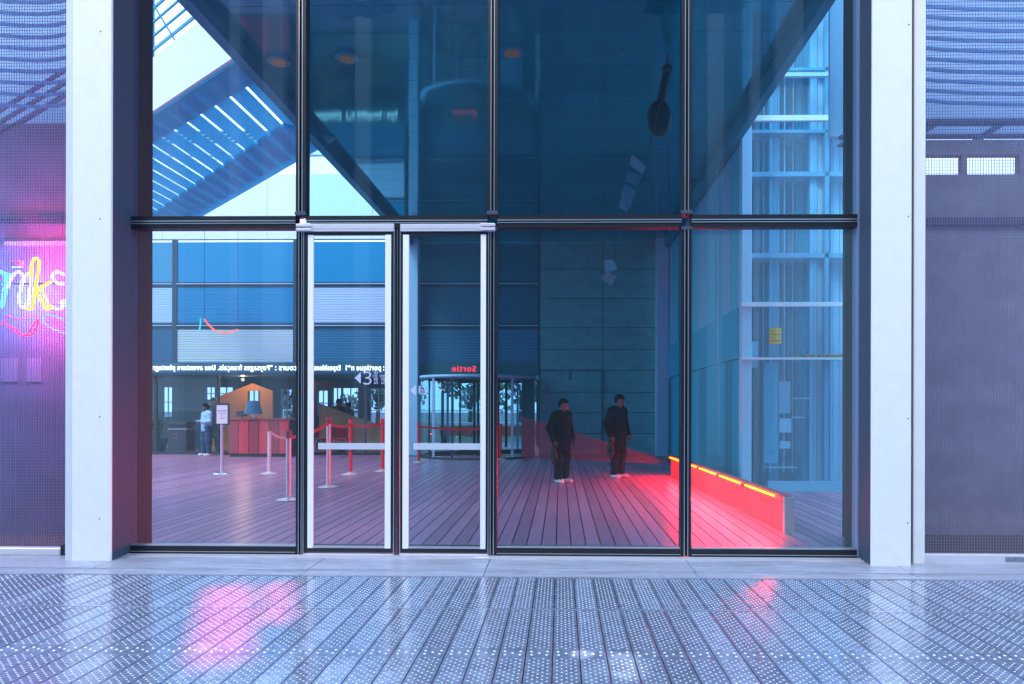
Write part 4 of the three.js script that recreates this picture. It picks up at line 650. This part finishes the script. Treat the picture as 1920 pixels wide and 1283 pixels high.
// ---------------------------------------------------------------- mesh windows either side
const wire = std({ color: L(0.2, 0.23, 0.36), roughness: 0.5, metalness: 0.3 });
function meshScreen(t, x0, x1, y0, y1, z) {
  const v = [], h = [], pv = 0.026, ph = 0.03;
  for (let x = x0; x < x1; x += pv) v.push(box(x, x + 0.0036, y0, y1, z - 0.003, z + 0.003));
  for (let y = y0; y < y1; y += ph) h.push(box(x0, x1, y, y + 0.003, z - 0.012, z - 0.006));
  part(t, 'pane', new THREE.PlaneGeometry(x1 - x0, y1 - y0).translate((x0 + x1) / 2, (y0 + y1) / 2, z - 0.05), pane(0.64, 0.71, 0.9, 0.4, 0.03));
  part(t, 'mesh_wire', v, wire).userData.kind = 'stuff'; part(t, 'mesh_wire', h, wire).userData.kind = 'stuff';
}
function bowed(x0, x1, yA, sag, z, th) { const g = new THREE.BoxGeometry(x1 - x0, th, 0.02, 24, 1, 1).translate((x0 + x1) / 2, 0, z), p = g.attributes.position; for (let i = 0; i < p.count; i++) { const u = (p.getX(i) - x0) / (x1 - x0); p.setY(i, p.getY(i) + yA + sag(u)); } g.computeVertexNormals(); return g; }
const skyBackdropBlue = std({ color: L(0.5, 0.74, 0.95), roughness: 0.7 });  // for an added panel whose blue stands in for the sky
const moire_bar = std({ color: L(0.16, 0.42, 0.74), roughness: 0.5 });  // for bars added to draw the reflected moire bands
{ // right
  const z = ground(1800, 1061).z - 0.02, x0 = XW(1713, z), xm0 = XW(1735, z), x1 = 6.4, y0 = YW(1058, z, 1800), ym0 = YW(1040, z, 1800);
  const t = thing('mesh_window', 'wire mesh window in a white frame right of the right column', 'mesh window', [(x0 + x1) / 2, 0, z]);
  part(t, 'frame', rbox(x0, xm0, y0, TOP, z - 0.08, z, 0.006), M.white); part(t, 'bottom_rail', rbox(xm0 + 0.001, x1, y0, ym0, z - 0.08, z - 0.002, 0.008), M.alu);
  part(t, 'black_seal', [box(colR.x1 + 0.002, x0 - 0.001, 0.016, TOP, z - 0.2, z - 0.03), box(x0, x1, 0.017, y0 - 0.001, z - 0.1, z - 0.01)], M.black);
  part(t, 'maker_plate', rbox(XW(1886, z), XW(1920, z) + 0.05, YW(1054, z, 1900), YW(1045, z, 1900), z - 0.003, z + 0.002, 0.002), std({ color: L(0.3, 0.36, 0.46), roughness: 0.4, metalness: 0.4, map: scuff }));
  meshScreen(t, xm0, x1, ym0, TOP, z - 0.05);
  const zb = -1.3, s = thing('side_room', 'grey room behind the right mesh window with two small bright openings', 'room', [x1 - 1, 0, zb]), X = (px) => XW(px, zb), Y = (py) => YW(py, zb, 1820), wm = std({ color: L(0.8, 0.62, 0.6), roughness: 0.8, map: concreteTex });
  const xa = colR.x1 + 0.06;
  part(s, 'wall', box(xa, 8, 0, Y(327), zb - 0.1, zb), wm); part(s, 'wall', box(xa, 8, Y(291), Y(262), zb - 0.1, zb), wm);
  for (const [a, b] of [[1804, 1813], [1912, 2100]]) part(s, 'wall', box(X(a), X(b), Y(326.8), Y(291.2), zb - 0.1, zb), wm);
  part(s, 'beam', box(xa, 8, Y(230), Y(222), zb - 0.1, zb), M.slateLight); part(s, 'beam', box(xa, 8, Y(243), Y(239), zb - 0.3, zb - 0.2), M.slateLight); part(s, 'beam', box(xa, 8, Y(258), Y(254), zb - 0.3, zb - 0.2), M.slateLight);
  for (const [a, b] of [[1700, 1765], [1830, 1890], [1950, 2010]]) part(s, 'brace', bar(V(X(a), Y(264), zb - 0.05), V(X(b), Y(224), zb - 0.05), 0.06, 0.07), M.slateLight);
  part(s, 'sky_backdrop', box(xa, 8, Y(221.5), TOP + 0.6, zb - 0.6, zb - 0.55), skyBackdropBlue);
  part(s, 'ledge', box(xa, 8, Y(424), Y(410), zb + 0.001, zb + 0.05), std({ color: L(0.2, 0.15, 0.2), roughness: 0.7 }));
  part(s, 'floor', box(xa, 8, 0.0, 0.02, zb, 0.0), std({ color: L(0.2, 0.1, 0.06), roughness: 0.8 }));
  part(s, 'side_wall', box(xa - 0.05, xa - 0.002, 0, TOP, zb, -0.13), M.slate);
  const lv = thing('moire_bars', 'curved pale blue bars added for reflected moire bands behind the upper right mesh', 'moire_band', [x1 - 1, 5, zb]);
  for (let k = 0; k < 13; k++) part(lv, 'moire_bar', bowed(xa, 7.5, Y(214 - k * 19), (u) => 0.22 * Math.exp(-u * 9) - 0.05 * u, zb + 0.3, 0.035), moire_bar);
}
{ // left, with the neon sign behind it
  const z = 0.1, xr = XW(119, z), x0 = -7.4, y0 = YW(1046, z, 60), ym0 = YW(1026, z, 60), t = thing('mesh_window', 'wire mesh window with a neon sign behind, left of the left column', 'mesh window', [(x0 + xr) / 2, 0, z]);
  part(t, 'bottom_rail', rbox(x0, xr - 0.004, y0, ym0, z - 0.06, z + 0.03, 0.02), M.alu); part(t, 'black_seal', box(x0, xr + 0.05, 0.017, y0 - 0.001, z - 0.1, z + 0.04), M.black);
  part(t, 'rail_cap', rbox(xr - 0.004, xr + 0.04, y0, ym0 + 0.03, z - 0.06, z + 0.04, 0.006), M.black);
  meshScreen(t, x0, xr, ym0, TOP, z - 0.03);
  const zb = -0.95, s = thing('neon_room', 'room with a violet wall behind the left mesh window', 'room', [x0 + 1, 0, zb]), X = (px) => XW(px, zb), Y = (py) => YW(py, zb, 60), xb = XW(123, -0.15), wm = std({ color: L(0.36, 0.29, 0.42), roughness: 0.75, map: concreteTex });
  part(s, 'wall', box(-8.5, xb, 0, Y(232), zb - 0.1, zb), wm); part(s, 'side_wall', box(xb + 0.002, xb + 0.06, 0, TOP, zb, -0.15), M.slate);
  part(s, 'floor', box(-8.5, xb, 0, 0.02, zb, 0), std({ color: L(0.22, 0.12, 0.1), roughness: 0.8 })); part(s, 'sky_backdrop', box(-8.5, xb, Y(231.5), TOP + 0.6, zb - 0.6, zb - 0.55), skyBackdropBlue); part(s, 'ledge', box(-8.5, xb, Y(421), Y(411), zb + 0.001, zb + 0.06), M.slate);
  part(s, 'strut', [bar(V(X(-60), Y(240), zb - 0.02), V(X(122), Y(128), zb - 0.02), 0.04, 0.03), bar(V(X(-60), Y(262), zb - 0.02), V(X(122), Y(152), zb - 0.02), 0.04, 0.03), bar(V(X(-60), Y(285), zb - 0.02), V(X(122), Y(175), zb - 0.02), 0.04, 0.04)], M.slateLight);
  const win = std({ color: L(0.39, 0.32, 0.45), roughness: 0.5 }); for (const [a, b] of [[2, 34], [50, 78]]) part(s, 'wall_panel', box(X(a), X(b), Y(716), Y(672), zb + 0.001, zb + 0.012), win);
  const lv = thing('moire_bars', 'curved pale blue bars added for reflected moire bands behind the upper left mesh', 'moire_band', [x0 + 1, 5, zb]);
  for (let k = 0; k < 12; k++) part(lv, 'moire_bar', bowed(-8.3, xb - 0.1, Y(215 - k * 21), (u) => 0.16 * Math.exp(-(1 - u) * 14) - 0.03 * Math.sin(u * 9), zb + 0.25, 0.035), moire_bar);
  // neon lettering: n, k, s and flourishes
  const zn = -0.55, n = thing('neon_sign', 'bright handwritten neon sign in white, yellow and red behind the left mesh', 'neon sign', [XW(60, zn), YW(540, zn), zn]);
  const q = (pts) => pts.map(([a, b]) => on(a, b, zn)), nt = (name, pts, r, m, seg = 60) => part(n, name, tube(q(pts), r, seg), m);
  const cy = glow(0.15, 0.75, 1, 1.1), wh = glow(0.95, 0.88, 1, 1.0), ye = glow(1, 0.5, 0.0, 2.2), rd = glow(1, 0.02, 0.08, 1.7), bl = glow(0.1, 0.3, 1, 1.8);
  nt('neon_letter', [[-40, 575], [-32, 520], [-14, 508], [-8, 520], [-12, 575]], 0.022, cy); nt('neon_letter', [[2, 578], [10, 540], [16, 512]], 0.022, cy); nt('neon_letter', [[-4, 510], [6, 512], [10, 540], [4, 574]], 0.02, cy);
  nt('neon_letter', [[14, 540], [26, 514], [36, 510], [42, 518], [38, 545], [36, 568], [42, 577], [50, 570]], 0.016, wh); nt('neon_letter', [[44, 530], [52, 512], [58, 520], [54, 552], [52, 574]], 0.015, wh);
  nt('neon_letter', [[48, 578], [58, 580], [62, 560], [73, 492], [71, 486], [65, 485], [61, 490], [58, 520]], 0.017, ye); nt('neon_letter', [[96, 528], [76, 540], [70, 548], [80, 568], [88, 580], [97, 574]], 0.017, ye); nt('neon_letter', [[76, 543], [86, 560], [92, 575]], 0.013, ye);
  nt('neon_letter', [[120, 515], [106, 510], [98, 518], [106, 530], [120, 532]], 0.018, wh); nt('neon_letter', [[98, 576], [108, 580], [118, 574], [122, 566], [112, 568]], 0.018, wh);
  nt('neon_squiggle', [[-20, 622], [6, 606], [20, 616], [34, 626], [52, 626], [60, 612], [72, 600], [66, 618], [58, 628], [40, 628], [28, 616], [10, 610]], 0.008, rd, 90); nt('neon_squiggle', [[8, 606], [16, 592], [30, 598], [44, 596], [60, 590]], 0.006, rd);
  nt('neon_curve', [[120, 600], [100, 592], [82, 592], [80, 600], [90, 612], [106, 620], [122, 625]], 0.008, bl);
  part(n, 'mount', [box(XW(-40, zn), XW(118, zn), YW(531, zn), YW(528, zn), zn - 0.06, zn - 0.045), rod(on(20, 530, zn - 0.05), on(20, 530, zb), 0.008), rod(on(95, 530, zn - 0.05), on(95, 530, zb), 0.008)], M.darkThing);
  part(n, 'transformer', [rbox(XW(14, zn), XW(34, zn), YW(498, zn), YW(486, zn), zn - 0.08, zn - 0.02, 0.01), box(XW(-40, zn), XW(112, zn), YW(443, zn), YW(436, zn), zb + 0.001, zb + 0.06)], std({ color: L(0.6, 0.6, 0.7), roughness: 0.5 }));
  const lamp = (px, py, c, k) => { const l = new THREE.PointLight(c, k); l.position.copy(on(px, py, zn - 0.02)); l.castShadow = true; l.shadow.radius = 4; l.name = 'neon_light'; scene.add(l); };
  lamp(62, 480, L(1, 0.01, 0.16), 1.9); lamp(98, 500, L(1, 0.03, 0.3), 0.5); lamp(0, 540, L(0.01, 0.35, 1), 3.4); lamp(106, 548, L(1, 0.4, 0.85), 0.45); lamp(48, 610, L(1, 0.01, 0.16), 0.9); lamp(100, 610, L(0.75, 0.06, 0.7), 0.4);
}
// the loose neon stroke seen inside the first bay
{
  const z = -4.0, n = thing('neon_arc', 'small blue and orange neon arc hanging behind the left glass bay', 'neon sign', [on(408, 612, z).x, on(408, 612, z).y, z]), q = (p) => p.map(([a, b]) => on(a, b, z));
  part(n, 'neon_tube', tube(q([[383, 599], [390, 608], [402, 619], [418, 624], [432, 623], [446, 618]]), 0.012, 40), glow(1, 0.09, 0.03, 1.0)); part(n, 'neon_tube', tube(q([[375.5, 597], [376, 604], [373, 622]]), 0.012, 20), glow(0.02, 0.4, 0.75, 0.8));
  part(n, 'wire', [rod(on(383, 599, z), on(383, 415, z), 0.003), rod(on(446, 618, z), on(446, 415, z), 0.003)], M.darkThing);
}
// added unseen lamps: their barn doors shape pools standing in for reflections on the deck
function spot(label, from, pa, pb, halfPx, colour, k) { // the pool runs from pixel pa to pixel pb on the deck
  const A = ground(...pa), B = ground(...pb), to = A.clone().add(B).multiplyScalar(0.5), dir = to.clone().sub(from).normalize(), D = from.distanceTo(to), len = A.distanceTo(B), halfW = Math.abs(ground(pa[0] + halfPx, pa[1]).x - A.x);
  const t = thing('added_pool_lamp', label, 'lamp', [from.x, from.y, from.z]), along = B.clone().sub(A).normalize(), right = V(along.z, 0, -along.x);
  part(t, 'housing', rod(from.clone().addScaledVector(dir, -0.3), from.clone().addScaledVector(dir, -0.02), 0.09, 0.1, 18), M.black); part(t, 'lens', rod(from.clone().addScaledVector(dir, -0.018), from.clone().addScaledVector(dir, -0.008), 0.085, 0.085, 18), glow(colour.r, colour.g, colour.b, 2)); part(t, 'yoke', rod(from.clone().addScaledVector(dir, -0.2), V(from.x, TOP + 0.25, 0.28), 0.02), M.black);
  for (const s of [-1, 1]) { const g = halfW * 0.4 / D, c = from.clone().addScaledVector(dir, 0.4).addScaledVector(right, s * (g + 0.12)); const b = bar(c.clone().addScaledVector(along, -0.16), c.clone().addScaledVector(along, 0.16), 0.24, 0.006); part(t, 'barn_door', b, M.black); }
  const l = new THREE.SpotLight(colour, k, 0, Math.atan(len / 2 / D), 0.55, 2); l.position.copy(from); l.target.position.copy(to); l.castShadow = true; l.shadow.radius = 0.35; l.name = 'added_pool_light'; scene.add(l, l.target);
}
spot('added unseen lamp with a pink lens, left one on the head beam', V(-2.9, 6.6, 1.2), [428, 1086], [408, 1268], 38, L(1, 0.06, 0.3), 230);
spot('added unseen lamp with a rose lens, right one on the head beam', V(-2.2, 6.6, 1.2), [522, 1084], [514, 1184], 26, L(1, 0.06, 0.24), 170);

spot('small added unseen lamp with a white lens, above the third bay', V(2.0, 6.6, 1.2), [1168, 1219], [1180, 1282], 20, L(0.9, 0.95, 1), 130);
spot('small added unseen lamp with a clear lens, beside the third bay mullion', V(1.3, 6.6, 1.2), [1092, 1217], [1093, 1238], 46, L(0.9, 0.95, 1), 100);
spot('tiny added unseen lamp with a yellow lens, between the pink and rose ones', V(-2.55, 6.6, 1.2), [379, 1203], [374, 1231], 13, L(1, 0.6, 0.0), 130);

// ---------------------------------------------------------------- added unseen block: hides sky from the panes, its piers reflect as pale bands
{
  const z = 17, pm = std({ color: L(0.3, 0.42, 0.5), roughness: 0.6 }), t = thing('added_unseen_block', 'added unseen dark blue block with pale piers for the glass facade to reflect', 'building', [0, 0, z]);
  part(t, 'wall', box(-26, 26, -0.05, 21, z, z + 1), std({ color: L(0.03, 0.06, 0.1), roughness: 0.7 })); for (let i = 0; i < 10; i++) for (let j = 0; j < 6; j++) part(t, 'window', box(-20 + i * 4, -17 + i * 4, 1 + j * 3, 3 + j * 3, z - 0.03, z + 0.01), M.navy);
  for (const [x, w] of [[-19, 0.9], [-15.6, 0.5], [-13.2, 0.9], [-10.9, 0.35], [-9.6, 0.7], [-6.6, 0.5], [5.1, 0.5], [6.4, 0.3], [7.5, 0.9], [9.3, 0.6], [11.5, 0.9], [15, 0.7], [19, 0.9]]) part(t, 'pier', box(x - w / 2, x + w / 2, -0.05, 20.6, z - 0.4, z - 0.031), pm);
}
scene.traverse((o) => { if (o.isMesh) { o.castShadow = o.receiveShadow = true; } });
renderer.render(scene, camera);
